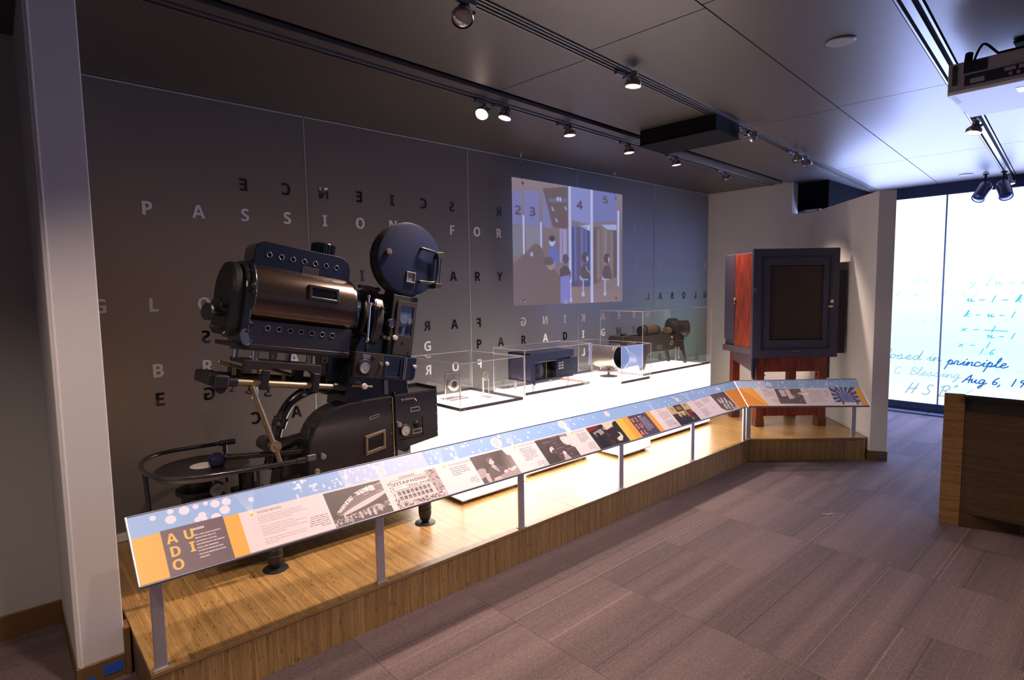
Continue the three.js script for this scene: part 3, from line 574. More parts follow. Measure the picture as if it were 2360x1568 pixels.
    curve(c, [['moveTo', 0.26, 0.98], ['quadraticCurveTo', 0.25, 0.60, 0.42, 0.47], ['quadraticCurveTo', 0.52, 0.42, 0.62, 0.48], ['quadraticCurveTo', 0.86, 0.58, 1.02, 0.74], ['lineTo', 0.9, 0.84], ['lineTo', 0.7, 0.80], ['lineTo', 0.66, 0.95]], sepia(0.24));
    curve(c, [['moveTo', 0.46, 0.46], ['lineTo', 0.58, 0.46], ['lineTo', 0.62, 0.72], ['lineTo', 0.57, 0.70]], sepia(0.95)); poly(c, [[0.53, 0.48], [0.56, 0.48], [0.60, 0.72], [0.57, 0.7]], sepia(0.35));
    blob(c, 0.52, 0.31, 0.085, 0.135, sepia(0.82), -0.15); blob(c, 0.455, 0.33, 0.02, 0.035, sepia(0.7)); poly(c, [[0.585, 0.30], [0.63, 0.345], [0.59, 0.36]], sepia(0.82));
    curve(c, [['moveTo', 0.40, 0.30], ['quadraticCurveTo', 0.40, 0.12, 0.54, 0.14], ['quadraticCurveTo', 0.64, 0.16, 0.62, 0.22], ['quadraticCurveTo', 0.50, 0.20, 0.46, 0.34]], sepia(0.30)); c.fillStyle = sepia(0.2); c.fillRect(0.55, 0.285, 0.045, 0.012); c.fillRect(0.57, 0.395, 0.03, 0.01);
    poly(c, [[0.3, 1], [0.62, 0.84], [1.2, 0.72], [1.2, 1]], sepia(0.58)); poly(c, [[0.9, 0.74], [1.14, 0.66], [1.2, 0.72], [1.0, 0.82]], sepia(0.9)); poly(c, [[0.30, 1], [0.36, 0.88], [0.55, 0.86], [0.6, 1]], sepia(0.75));
    blob(c, 0.80, 0.76, 0.085, 0.05, sepia(0.85), -0.4); blob(c, 0.92, 0.72, 0.075, 0.045, sepia(0.8), 0.5); blob(c, 0.87, 0.70, 0.03, 0.03, sepia(0.15));
  },
  microphone(c) {
    c.fillStyle = sepia(0.10); c.fillRect(0, 0, 1.2, 1);
    for (let i = 0; i < 9; i++) for (let j = 0; j < 3; j++) { const x = 0.2 + j * 0.33, y = 0.02 + i * 0.11; c.fillStyle = sepia((i + j) % 2 ? 0.30 : 0.18); c.fillRect(x, y, (i + j) % 3 ? 0.3 : 0.14, 0.05); c.fillStyle = sepia(0.36); c.fillRect(x + 0.02, y, 0.28, 0.008); }
    curve(c, [['moveTo', 0, 1], ['quadraticCurveTo', 0.02, 0.62, 0.22, 0.56], ['lineTo', 0.42, 0.66], ['lineTo', 0.5, 1]], sepia(0.05));
    blob(c, 0.36, 0.44, 0.10, 0.145, sepia(0.88)); curve(c, [['moveTo', 0.22, 0.5], ['quadraticCurveTo', 0.18, 0.22, 0.38, 0.26], ['quadraticCurveTo', 0.46, 0.30, 0.42, 0.36], ['quadraticCurveTo', 0.30, 0.36, 0.28, 0.54]], sepia(0.06));
    curve(c, [['moveTo', 0.36, 0.50], ['quadraticCurveTo', 0.46, 0.46, 0.46, 0.54], ['quadraticCurveTo', 0.40, 0.66, 0.32, 0.58]], sepia(0.15)); c.fillStyle = sepia(0.1); c.fillRect(0.38, 0.40, 0.05, 0.014);
    blob(c, 1.05, 0.22, 0.17, 0.24, sepia(0.95)); curve(c, [['moveTo', 0.92, 0.0], ['lineTo', 1.2, 0.0], ['lineTo', 1.2, 0.14], ['quadraticCurveTo', 1.0, 0.06, 0.92, 0.12]], sepia(0.5)); c.fillStyle = sepia(0.25); c.fillRect(0.92, 0.20, 0.07, 0.014); blob(c, 0.95, 0.36, 0.03, 0.01, sepia(0.4)); curve(c, [['moveTo', 1.14, 0.30], ['lineTo', 1.2, 0.24], ['lineTo', 1.2, 0.6], ['lineTo', 1.08, 0.5]], sepia(0.9));
    poly(c, [[0.66, 0.74], [0.76, 0.72], [0.82, 0.9], [0.86, 1], [0.58, 1]], sepia(0.72)); blob(c, 0.72, 0.70, 0.055, 0.075, sepia(0.93));
  },
  meeting(c) {
    c.fillStyle = '#211a1c'; c.fillRect(0, 0, 1.2, 1); poly(c, [[0, 0], [0.42, 0], [0.42, 0.12], [0, 0.2]], '#6f1c18'); poly(c, [[0.12, 0.26], [0.48, 0.16], [0.52, 0.36], [0.2, 0.5]], '#8d8884'); poly(c, [[0.62, 0.0], [1.1, 0.0], [1.1, 0.22], [0.66, 0.30]], '#c9c2b0'); poly(c, [[0.6, 0.3], [0.96, 0.2], [1.0, 0.5], [0.66, 0.55]], '#2a1518');
    curve(c, [['moveTo', 0.14, 0.95], ['quadraticCurveTo', 0.1, 0.5, 0.26, 0.4], ['quadraticCurveTo', 0.42, 0.42, 0.42, 0.95]], '#120d0f'); blob(c, 0.26, 0.38, 0.07, 0.09, '#151011'); blob(c, 0.60, 0.2, 0.05, 0.08, '#a4746a'); curve(c, [['moveTo', 0.5, 0.7], ['quadraticCurveTo', 0.52, 0.28, 0.62, 0.28], ['quadraticCurveTo', 0.72, 0.36, 0.7, 0.8]], '#1b1416');
    curve(c, [['moveTo', 0.98, 0.4], ['quadraticCurveTo', 0.94, 0.1, 1.08, 0.02], ['lineTo', 1.2, 0.05], ['lineTo', 1.2, 0.9], ['lineTo', 1.05, 0.8]], '#17161c'); poly(c, [[0.8, 0.72], [1.02, 0.62], [0.98, 0.46], [1.06, 0.52], [1.08, 0.7], [0.94, 0.86], [0.82, 0.84]], '#d8c9b0'); for (let i = 0; i < 12; i++) blob(c, 0.45 + rnd() * 0.2, 0.4 + rnd() * 0.5, 0.012, 0.03, '#8b3a34');
  },
  cinema(c) {
    c.fillStyle = '#b7a67f'; c.fillRect(0, 0, 1.2, 1); c.fillStyle = '#4f3227'; c.fillRect(0.36, 0.0, 0.44, 0.34); c.fillStyle = '#8f6653'; blob(c, 0.58, 0.18, 0.13, 0.1, '#94705f'); c.fillStyle = '#2b211d'; c.font = 'bold 0.16px sans-serif'; c.fillText('1', 0.16, 0.22); c.fillText('4', 0.96, 0.16); c.fillStyle = '#cdbf95'; c.fillRect(0.3, 0.36, 0.5, 0.03); c.fillStyle = '#3a2a22'; c.fillRect(0, 0.4, 0.3, 0.6); c.fillStyle = '#8a6a3c'; c.fillRect(0.42, 0.4, 0.08, 0.5); c.fillRect(0.7, 0.3, 0.1, 0.6); c.fillStyle = '#6d2c1d'; c.fillRect(0.82, 0.34, 0.3, 0.4);
    for (let i = 0; i < 40; i++) { const x = rnd() * 1.2, y = 0.52 + rnd() * 0.2; blob(c, x, y + 0.22, 0.06, 0.22, '#1d1719'); blob(c, x, y, 0.025, 0.035, i % 3 ? '#5b3a2a' : '#2b1d18'); } c.fillStyle = '#1b1517'; c.fillRect(0, 0.86, 1.2, 0.14);
  },
  workers(c) {
    c.fillStyle = sepia(0.22); c.fillRect(0, 0, 1.2, 1); for (const [x, y] of [[0.3, 0.3], [0.45, 0.42], [0.55, 0.25], [0.7, 0.5], [0.8, 0.3], [0.95, 0.55], [0.4, 0.65], [0.6, 0.7], [0.85, 0.75]]) { blob(c, x, y + 0.13, 0.07, 0.14, sepia(0.75 + 0.2 * rnd())); blob(c, x, y - 0.03, 0.035, 0.05, sepia(0.55)); blob(c, x, y - 0.06, 0.036, 0.03, sepia(0.1)); }
    for (let i = 0; i < 60; i++) { c.fillStyle = sepia(rnd()); c.fillRect(0.1 + rnd() * 1.0, 0.5 + rnd() * 0.4, 0.05, 0.02); } poly(c, [[0, 0.78], [0.2, 0.95], [0.5, 1], [0, 1]], sepia(0.9)); poly(c, [[0.8, 1], [1.2, 0.8], [1.2, 1]], sepia(0.6)); poly(c, [[1.0, 0], [1.1, 0], [1.2, 0.5], [1.2, 0.8]], sepia(0.12));
  },
  control(c) {
    c.fillStyle = sepia(0.22); c.fillRect(0, 0, 1.2, 1); poly(c, [[0.17, 0.06], [0.42, 0.04], [0.45, 0.5], [0.21, 0.52]], sepia(0.88)); poly(c, [[0.45, 0.04], [0.68, 0.02], [0.72, 0.66], [0.52, 0.7]], sepia(0.9)); c.fillStyle = sepia(0.32); c.fillRect(0.84, 0.28, 0.2, 0.28); c.strokeStyle = sepia(0.5); c.lineWidth = 0.012; c.strokeRect(0.86, 0.30, 0.16, 0.24); blob(c, 0.76, 0.45, 0.03, 0.05, sepia(0.9)); blob(c, 0.76, 0.56, 0.05, 0.07, sepia(0.75));
    for (let i = 0; i < 190; i++) { c.fillStyle = sepia(rnd() * 0.6); c.fillRect(rnd() * 1.2, 0.62 + rnd() * 0.36, 0.02, 0.03); } for (let i = 0; i < 60; i++) { c.fillStyle = sepia(0.2 + rnd() * 0.3); c.fillRect(0.75 + rnd() * 0.45, rnd() * 0.5, 0.03, 0.012); }
  },
  rays(c) {
    c.fillStyle = '#4a61a8'; c.fillRect(0, 0, 1.2, 1); for (let i = 0; i < 30; i++) { const a = (i / 30) * Math.PI * 2, b = a + Math.PI / 36; poly(c, [[0.6, 0.55], [0.6 + 1.4 * Math.cos(a), 0.55 + 1.4 * Math.sin(a)], [0.6 + 1.4 * Math.cos(b), 0.55 + 1.4 * Math.sin(b)]], i % 2 ? '#cfcac6' : '#251f2a'); } blob(c, 0.6, 0.58, 0.17, 0.17, '#5669a6');
    for (const x of [0.26, 0.92]) for (let i = 0; i < 9; i++) { blob(c, x + 0.012 * i * (x < 0.5 ? 1 : 1), 0.12 + i * 0.1, 0.045, 0.07, '#6b2f28'); blob(c, x + 0.012 * i, 0.07 + i * 0.1, 0.022, 0.03, i ? '#8a4a3e' : '#f3d9d0'); } poly(c, [[0, 0.88], [1.2, 0.88], [1.2, 1], [0, 1]], '#d8cfcd');
    for (const x of [0.36, 1.02]) blob(c, x, 0.95, 0.05, 0.08, '#5b2620');
  },
};
function picture(c, name, x0, y0, x1, y1) {
  c.save(); c.beginPath(); c.rect(x0, y0, x1 - x0, y1 - y0); c.clip(); c.translate(x0, y0); c.scale((x1 - x0) / 1.2, y1 - y0); PICTURES[name](c); c.restore();
}
function textBlock(c, lines, x, y, size, lead, col, family = 'sans-serif', weight = '') { c.fillStyle = col; c.font = `${weight} ${size}px ${family}`; lines.forEach((t, i) => c.fillText(t, x, y + i * lead)); }
function greek(c, x, y, w, n, lead, col, right = false) { c.fillStyle = col; for (let i = 0; i < n; i++) { const l = w * (i === n - 1 ? 0.45 : 0.8 + 0.2 * rnd()); let p = right ? x + w - l : x; const e = p + l; while (p < e) { const q = 0.006 + rnd() * 0.022; c.fillRect(p, y + i * lead, Math.min(q, e - p), lead * 0.32); p += q + 0.004; } } }
const RAIL_W = 0.307, BLUE = '#86a9da', ORANGE = '#e2a13a', PLUM = '#5b4752', PAPER = '#d9cbd0', INK = '#5c4f55';
function bubbles(c, x0, x1, n, big) { for (let i = 0; i < n; i++) blob(c, x0 + rnd() * (x1 - x0), 0.012 + rnd() * 0.085, (0.004 + rnd() * rnd() * big) * 0.95, 0.004 + rnd() * rnd() * big, `rgba(232,224,238,${0.55 + rnd() * 0.4})`); }
function rays(c, x, y) { c.strokeStyle = 'rgba(240,235,245,.55)'; c.lineWidth = 0.0014; for (let i = -5; i <= 5; i++) { c.beginPath(); c.moveTo(x, y); c.lineTo(x + i * 0.009, 0); c.stroke(); } }
function dot(c, x, y) { rays(c, x, y); blob(c, x, y, 0.0105, 0.0105, '#f3e8d8'); blob(c, x, y, 0.0082, 0.0082, '#eab04a'); }
function bubbleNote(c, x, y, r) { blob(c, x, y, r, r, '#eee4ea'); c.fillStyle = '#8b7d86'; for (let i = -3; i <= 3; i++) c.fillRect(x - r * 0.62 * Math.cos(i / 5), y + i * r * 0.22, r * 1.24 * Math.cos(i / 5), r * 0.07); }
const band = 0.335 * RAIL_W;
function mainPrint(c) {
  c.fillStyle = PAPER; c.fillRect(0, 0, 5.3, RAIL_W); c.fillStyle = BLUE; c.fillRect(0, 0, 5.3, band);
  c.fillStyle = 'rgba(205,205,232,.5)'; c.fillRect(0.9, 0, 0.5, band);
  for (const [x, y, r] of [[0.09, 0.03, 0.012], [0.15, 0.055, 0.02], [0.155, 0.018, 0.012], [0.205, 0.028, 0.02], [0.25, 0.022, 0.012], [0.245, 0.085, 0.013], [0.265, 0.07, 0.016], [0.27, 0.09, 0.012], [0.315, 0.095, 0.02], [0.325, 0.03, 0.019], [0.37, 0.032, 0.019], [0.355, 0.07, 0.021], [0.29, 0.018, 0.01], [0.47, 0.05, 0.012]]) blob(c, x, y, r, r, 'rgba(222,216,232,.9)');
  bubbles(c, 0.66, 0.95, 30, 0.013); bubbles(c, 0.92, 1.18, 20, 0.022); bubbles(c, 1.2, 1.5, 16, 0.012); bubbles(c, 1.55, 2.3, 26, 0.018); bubbles(c, 2.35, 3.0, 9, 0.011); bubbles(c, 3.3, 4.9, 60, 0.009);
  for (const [x, y, r] of [[1.12, 0.066, 0.026], [1.92, 0.06, 0.04], [2.53, 0.042, 0.036], [3.02, 0.04, 0.024], [3.95, 0.06, 0.022], [4.66, 0.05, 0.022]]) bubbleNote(c, x, y, r);
  blob(c, 2.545, 0.085, 0.02, 0.03, '#e4dcea');
  // AUDIO block
  c.fillStyle = ORANGE; c.fillRect(0, band, 0.402, RAIL_W); c.fillStyle = PLUM; c.fillRect(0.1035, band - 0.006, 0.236, RAIL_W);
  c.fillStyle = '#e8ac46'; c.font = 'bold 0.062px sans-serif'; c.fillText('A', 0.118, 0.163); c.fillText('U', 0.178, 0.163); c.fillText('D', 0.118, 0.222); c.fillText('I', 0.190, 0.222); c.fillText('O', 0.116, 0.281);
  textBlock(c, ['AUDIO'], 0.2175, 0.130, 0.0135, 0.02, '#f1e6e6', 'sans-serif', 'bold');
  textBlock(c, ['BELL LABS AUDIO RESEARCH', 'BEGAN WITH WAYS TO', 'ACCURATELY CAPTURE', 'AND REPRODUCE THE HUMAN', 'VOICE AND EXPANDED', 'TO APPLICATIONS BEYOND', 'THE TELECOMMUNICATIONS', 'INDUSTRY.'], 0.2175, 0.155, 0.0074, 0.0148, '#e8dcde', 'sans-serif', 'bold');
  // sound movies
  dot(c, 0.452, 0.127); textBlock(c, ['SOUND MOVIES'], 0.475, 0.128, 0.0150, 0.02, INK);
  textBlock(c, ['In 1926, Bell Labs developed the first commercially successful', 'system for recording and reproducing sound motion pictures.', 'The system combined a sound-on-disk playback and motor system,', 'sound-disk combining sound movie systems.', '', '"Don Juan," a film starring with film company,', 'premiered the technology in 1926 and a pre-recorded musical', 'score and sound effects. A year later, its picture', 'contained the first film sound movie, became the first feature', 'film with dialogue and singing.', '', 'The original technology recorded sound on disks, but this', 'gave way to another Bell Labs innovation, sound-on-film,', 'a few years later.'], 0.472, 0.146, 0.0072, 0.0105, '#66585e');
  greek(c, 0.67, 0.215, 0.10, 6, 0.0105, '#7d6e74', true);
  picture(c, 'theatre', 0.784, 0.112, 1.089, RAIL_W - 0.004); picture(c, 'billboard', 1.117, 0.122, 1.427, RAIL_W - 0.002);
  dot(c, 1.485, 0.130); textBlock(c, ['CONDENSER MICROPHONE'], 1.515, 0.136, 0.0135, 0.02, INK); greek(c, 1.515, 0.150, 0.135, 5, 0.0120, '#6e6066'); greek(c, 1.60, 0.24, 0.06, 4, 0.0105, '#7d6e74', true);
  picture(c, 'clerk', 1.676, 0.114, 1.965, RAIL_W - 0.002);
  dot(c, 2.03, 0.122); textBlock(c, ['FOIL ELECTRET MICROPHONE'], 2.055, 0.126, 0.0118, 0.02, INK); greek(c, 2.055, 0.142, 0.125, 8, 0.0122, '#6e6066'); greek(c, 2.12, 0.258, 0.08, 4, 0.0105, '#7d6e74', true);
  picture(c, 'microphone', 2.208, 0.112, 2.506, RAIL_W);
  dot(c, 2.565, 0.122); textBlock(c, ['DIGITAL HEARING'], 2.59, 0.126, 0.0118, 0.02, INK); greek(c, 2.59, 0.142, 0.105, 6, 0.0124, '#6e6066'); greek(c, 2.62, 0.23, 0.08, 6, 0.0105, '#7d6e74', true);
  picture(c, 'meeting', 2.714, 0.112, 3.05, RAIL_W);
  c.fillStyle = '#ebb24c'; c.fillRect(3.05, band, 0.1, RAIL_W); c.fillStyle = '#e39a37'; c.fillRect(3.135, band, 0.36, RAIL_W); c.fillStyle = '#453b56'; c.fillRect(3.205, band, 0.232, RAIL_W);
  c.fillStyle = '#e88a4a'; c.font = 'bold 0.058px sans-serif'; c.fillText('V', 3.216, 0.166); c.fillText('I', 3.268, 0.166); c.fillText('S', 3.218, 0.226); c.fillText('U', 3.260, 0.226); c.fillText('A', 3.214, 0.286); c.fillText('L', 3.262, 0.286);
  c.fillStyle = '#dcd0dc'; c.fillRect(3.315, 0.122, 0.045, 0.007); greek(c, 3.315, 0.140, 0.10, 9, 0.0145, '#cfc3d2');
  dot(c, 3.555, 0.122); textBlock(c, ['VIDEOPHONE'], 3.58, 0.124, 0.0118, 0.02, INK); greek(c, 3.575, 0.140, 0.145, 7, 0.0105, '#766870'); greek(c, 3.575, 0.224, 0.13, 6, 0.0105, '#766870'); greek(c, 3.65, 0.262, 0.07, 4, 0.0095, '#857880', true);
  picture(c, 'cinema', 3.730, 0.106, 4.036, RAIL_W);
  dot(c, 4.105, 0.112); textBlock(c, ['TELEVISION'], 4.13, 0.114, 0.0115, 0.02, INK); greek(c, 4.13, 0.130, 0.12, 6, 0.0105, '#766870'); greek(c, 4.27, 0.114, 0.13, 5, 0.0105, '#766870'); greek(c, 4.14, 0.205, 0.11, 8, 0.0105, '#766870'); greek(c, 4.33, 0.215, 0.03, 3, 0.0105, '#857880');
  picture(c, 'workers', 4.45, 0.090, 4.70, RAIL_W - 0.015);
  c.fillStyle = '#dc8a36'; c.fillRect(4.715, band - 0.012, 0.6, RAIL_W);
  c.fillStyle = 'rgba(0,0,0,0)';
}
function returnPrint(c, L) {
  c.fillStyle = PAPER; c.fillRect(0, 0, L + 0.3, RAIL_W); c.fillStyle = BLUE; c.fillRect(0, 0, L + 0.3, band); c.fillStyle = 'rgba(200,205,232,.55)'; c.fillRect(0, 0, 0.29, band);
  bubbles(c, 0.1, L, 70, 0.011); bubbleNote(c, 0.32, 0.05, 0.024);
  poly(c, [[-0.1, band], [0.135, band], [0.23, RAIL_W], [-0.1, RAIL_W]], '#dc8a36'); poly(c, [[0.03, band], [0.15, band], [0.235, RAIL_W], [0.20, RAIL_W]], '#e8a342');
  dot(c, 0.215, 0.125); greek(c, 0.235, 0.122, 0.10, 1, 0.02, INK); greek(c, 0.235, 0.140, 0.10, 7, 0.0110, '#8d8088'); greek(c, 0.29, 0.245, 0.07, 4, 0.0105, '#8d8088', true);
  picture(c, 'control', 0.355, 0.108, 0.60, RAIL_W - 0.008);
  dot(c, 0.635, 0.118); greek(c, 0.655, 0.116, 0.03, 1, 0.02, INK); greek(c, 0.655, 0.134, 0.15, 13, 0.0118, '#8d8088'); greek(c, 0.815, 0.134, 0.045, 8, 0.0105, '#8d8088');
  picture(c, 'rays', 0.875, 0.098, 1.115, RAIL_W - 0.006); c.fillStyle = ORANGE; c.fillRect(1.115, band - 0.004, 0.4, RAIL_W);
}
// a flat board between two top corners and two bottom corners; print laid on in metres
function board(t0, t1, b0, b1, thick) {
  const T0 = v3(t0), T1 = v3(t1), B0 = v3(b0), B1 = v3(b1), n = V().subVectors(T1, T0).cross(V().subVectors(B0, T0)).normalize(); if (n.y < 0) n.negate();
  const d = n.clone().multiplyScalar(-thick), o = (p) => p.clone().add(d);
  return { n, core: hexa([T0, T1, B1, B0], [o(T0), o(T1), o(B1), o(B0)]), quad(a, b, lift) {                                  // printed face between two shares of the length
    const P = (s, u) => T0.clone().lerp(T1, s).lerp(B0.clone().lerp(B1, s), u).addScaledVector(n, lift);
    const g = new THREE.BufferGeometry(), p = [P(a, 0), P(a, 1), P(b, 1), P(b, 0)], ex = V().subVectors(T1, T0).normalize(), ey = V().crossVectors(n, ex); if (ey.y > 0) ey.negate();
    g.setAttribute('position', new THREE.Float32BufferAttribute([0, 1, 2, 0, 2, 3].flatMap((i) => p[i].toArray()), 3)); g.computeVertexNormals();
    return { g, at: (i) => { const q = p[i].clone().sub(T0); return [q.dot(ex), q.dot(ey)]; } };
  } };
}
{
  const rail = thing('reading_rail', 'long tilted reading rail with printed panels about sound and vision along the platform front', 'reading rail', [2.85, HP, 1.58]);
  const printed = (tex) => new THREE.MeshPhysicalMaterial({ map: tex, roughness: 0.5, clearcoat: 0.15, clearcoatRoughness: 0.4 });
  const mk = (parent, bd, a, b, s0, s1, draw, name = 'printed_panel') => {
    const pxm = 2040 / (s1 - s0), h = Math.ceil(RAIL_W * pxm);
    const tex = canvasTexture(2040, h, (c) => { c.scale(pxm, pxm); c.translate(-s0, 0); draw(c); });
    const { g, at } = bd.quad(a, b, 0.0012), uv = [];
    for (const i of [0, 1, 2, 0, 2, 3]) { const [x, y] = at(i); uv.push((x - s0) / (s1 - s0), 1 - y / RAIL_W); }
    g.setAttribute('uv', new THREE.Float32BufferAttribute(uv, 2));
    return part(parent, name, g, printed(tex));
  };
  const t0 = [0.341, 0.839, 1.465], t1 = [5.36, 0.806, 1.47], b0 = [0.341, 0.636, 1.695], b1 = [5.205, 0.604, 1.695];
  const main = board(t0, t1, b0, b1, 0.016);
  part(rail, 'board', main.core, M.alu);
  mk(rail, main, 0.0008, 0.522, 0, 2.622, mainPrint); mk(rail, main, 0.522, 0.9995, 2.54, 5.03, mainPrint);
  const lip = (p, q, r) => rod(p, q, r, r, 8);
  part(rail, 'edge_trim', lip(t0, [t1[0] - 0.006, t1[1], t1[2]], 0.004), M.aluDark); part(rail, 'edge_trim', lip(b0, [b1[0] - 0.008, b1[1], b1[2]], 0.006), M.aluDark); part(rail, 'edge_trim', lip(t0, b0, 0.005), M.alu);
  const post = (parent, x, z, top, turn = 0) => {
    const p = part(parent, 'post', new RoundedBoxGeometry(0.046, top - HP, 0.016, 2, 0.004).rotateY(turn).translate(x, (top + HP) / 2, z), M.alu);
    part(p, 'foot_plate', new RoundedBoxGeometry(0.060, 0.004, 0.03, 1, 0.001).rotateY(turn).translate(x, HP + 0.002, z), M.alu);
  };
  for (const x of [0.412, 1.41, 2.41, 3.44, 4.45, 5.40]) post(rail, x, 1.568, 0.70 - 0.0064 * x, 0);
  for (const x of [0.412, 1.41, 2.41, 3.44, 4.45]) part(rail, 'bracket', hexa([[x - 0.02, 0.805, 1.472], [x + 0.02, 0.805, 1.472], [x + 0.02, 0.66, 1.635], [x - 0.02, 0.66, 1.635]].map(([a, b, c]) => [a, b - 0.0065 * x, c]), [[x - 0.02, 0.79, 1.472], [x + 0.02, 0.79, 1.472], [x + 0.02, 0.645, 1.635], [x - 0.02, 0.645, 1.635]].map(([a, b, c]) => [a, b - 0.0065 * x, c])), M.aluDark);
  const ret = thing('reading_rail', 'short angled end of the reading rail in front of the dark wooden cabinet', 'reading rail', [5.9, HP, 1.95]);
  const sd = 0.006, t2 = [t1[0] + sd, t1[1], t1[2] + sd], b2 = [b1[0] + sd, b1[1], b1[2] + sd];
  const rt1 = [6.215, 0.812, 2.292], rb1 = [6.055, 0.592, 2.462], L = Math.hypot(rt1[0] - t1[0], rt1[2] - t1[2]);
  const side = board(t2, rt1, b2, rb1, 0.016);
  part(ret, 'board', side.core, M.alu);
  mk(ret, side, 0.0008, 0.998, -0.02, L + 0.06, (c) => returnPrint(c, L));
  part(ret, 'edge_trim', lip([t2[0] + 0.006, t2[1], t2[2] + 0.005], rt1, 0.004), M.aluDark); part(ret, 'edge_trim', lip([b2[0] + 0.008, b2[1], b2[2] + 0.007], rb1, 0.006), M.aluDark); part(ret, 'edge_trim', lip(rt1, rb1, 0.005), M.alu);
  post(ret, 5.485, 1.570, 0.665, -0.72); post(ret, 6.275, 2.262, 0.70, -0.72);
}

// ---------------------------------------------------------------- old movie projector with sound turntable
{
  const P = thing('movie_projector', 'large black antique movie projector with lamp house, round reel magazine and a record turntable', 'projector', [1.5, HP, 0.8]);
  const TILT = -0.171, tl = (g) => (Array.isArray(g) ? g : [g]).map((q) => q.rotateZ(TILT).translate(1.40, 1.62, 0));
  const at = (a, b, z) => V(a, b, z).applyAxisAngle(V(0, 0, 1), TILT).add(V(1.40, 1.62, 0)).toArray();
  // worn lacquer of the barrel: brown reflections painted into the colour, black chips
  const chips = canvasTexture(1024, 512, (c, w, h) => {
    c.fillStyle = '#5e4d43'; c.fillRect(0, 0, w, h);
    for (let i = 0; i < 800; i++) { c.fillStyle = `rgba(${90 + rnd() * 60},${75 + rnd() * 45},${62 + rnd() * 40},.05)`; c.fillRect(rnd() * w, rnd() * h, 30 + rnd() * 160, 2 + rnd() * 5); }
    for (let i = 0; i < 620; i++) { const t = rnd(), x = w * (0.14 + 0.5 * t + 0.10 * (rnd() - 0.5)), y = h * (0.50 + 0.16 * (rnd() + rnd() - 1)); blob(c, x, y, 1 + rnd() * 5, 1 + rnd() * 3, `rgba(22,16,12,${0.4 + rnd() * 0.6})`, rnd() * 3); }
  });
  const barrelMat = new THREE.MeshPhysicalMaterial({ map: chips, roughness: 0.24, metalness: 0.75, clearcoat: 0.6, clearcoatRoughness: 0.15 });
  const cb0 = 0.05, cz = 0.72, R = 0.19;
  const cylA = (a0, a1, r, r2 = r, n = 48, open = false) => rod([a0, cb0, cz], [a1, cb0, cz], r, r2, n, open);
  // lamp house
  const house = part(P, 'lamp_house', tl(rod([-0.345, cb0, cz], [0.25, cb0, cz], R, R, 64).rotateX(0)), barrelMat, 'brown worn metal barrel with black chips');
  { const g = house.geometry, uv = g.attributes.uv; for (let i = 0; i < uv.count; i++) uv.setXY(i, uv.getY(i), uv.getX(i)); }
  part(house, 'inspection_window', tl([plate(rectPts(-0.046, 0.140, 0.060, 0.150), 0.893, 0.915, 0.003, [rectPts(-0.028, 0.122, 0.078, 0.132)])].map((g) => g.translate(0, -0.105, -0.9).rotateX(-0.28).translate(0, 0.108, 0.897))), M.blackPaint);
  part(house, 'window_glass', tl([bx(-0.03, 0.124, -0.030, 0.030, -0.004, 0.004).rotateX(-0.28).translate(0, 0.108, 0.902)]), std([0.006, 0.006, 0.010], 0.08, 0, { clearcoat: 1 }));
  const lowPts = [[-0.352, -0.222], [0.256, -0.222], [0.256, -0.080], [-0.352, -0.090]];
  const holes = [...Array(7)].map((_, i) => [-0.246 + i * 0.0637, -0.128, 0.0125]);
  const lower = part(P, 'vent_box', tl(plate(lowPts, 0.872, 0.886, 0.002, holes)), std([0.035, 0.030, 0.045], 0.35, 0.2, { clearcoat: 0.4, clearcoatRoughness: 0.3 }));
  part(lower, 'vent_core', tl(bx(-0.348, 0.252, -0.22, -0.095, 0.57, 0.866)), M.dark);
  for (const [a, b] of holes) part(lower, 'grommet', tl(torus([a, b, 0.886], [0, 0, 1], 0.0135, 0.0032, 20, 8)), M.aluDark);
  const r = 0.062, hoodPts = [[-0.336, 0.20], [0.244, 0.20], [0.244, 0.285]];
  for (let i = 1; i <= 8; i++) { const t = (i / 8) * Math.PI / 2; hoodPts.push([0.244 - 0.085 + 0.085 * Math.cos(t), 0.278 + 0.085 * Math.sin(t)]); }
  for (let i = 0; i <= 8; i++) { const t = Math.PI / 2 + (i / 8) * Math.PI / 2; hoodPts.push([-0.336 + r + r * Math.cos(t), 0.300 + r * Math.sin(t)]); }
  const hoodHoles = [...Array(7)].map((_, i) => [-0.256 + i * 0.0678, 0.290, 0.0125]);
  const hood = part(P, 'hood', tl(plate(hoodPts, 0.786, 0.800, 0.004, hoodHoles)), M.blueBlack);
  part(hood, 'hood_shell', tl(plate(hoodPts, 0.62, 0.780, 0.004)), M.blackPaint);
  for (const [a, b] of hoodHoles) part(hood, 'grommet', tl(torus([a, b, 0.8], [0, 0, 1], 0.0138, 0.0034, 20, 8)), M.brightSteel);
  part(hood, 'name_plate', tl(bx(-0.062, 0.042, 0.208, 0.262, 0.799, 0.803, 0.001)), std([0.12, 0.095, 0.085], 0.45, 0.5));
  const flutes = []; for (let i = 0; i < 30; i++) { const t = (i / 30) * Math.PI * 2; flutes.push([0.066 + 0.0035 * (i % 2), t]); }
  const chimney = part(P, 'chimney', tl([rod([0.095, 0.355, 0.70], [0.095, 0.425, 0.70], 0.066, 0.066, 48), lathe([[0, 0], [0.066, 0], [0.062, 0.008], [0, 0.010]], [0.095, 0.425, 0.70], [0, 1, 0], 40)]), M.blackPaint);
  for (const [q, t] of flutes) part(chimney, 'fin', tl(rod([0.095 + q * Math.cos(t), 0.36, 0.70 + q * Math.sin(t)], [0.095 + q * Math.cos(t), 0.428, 0.70 + q * Math.sin(t)], 0.0042, 0.0042, 6)), M.blackPaint);
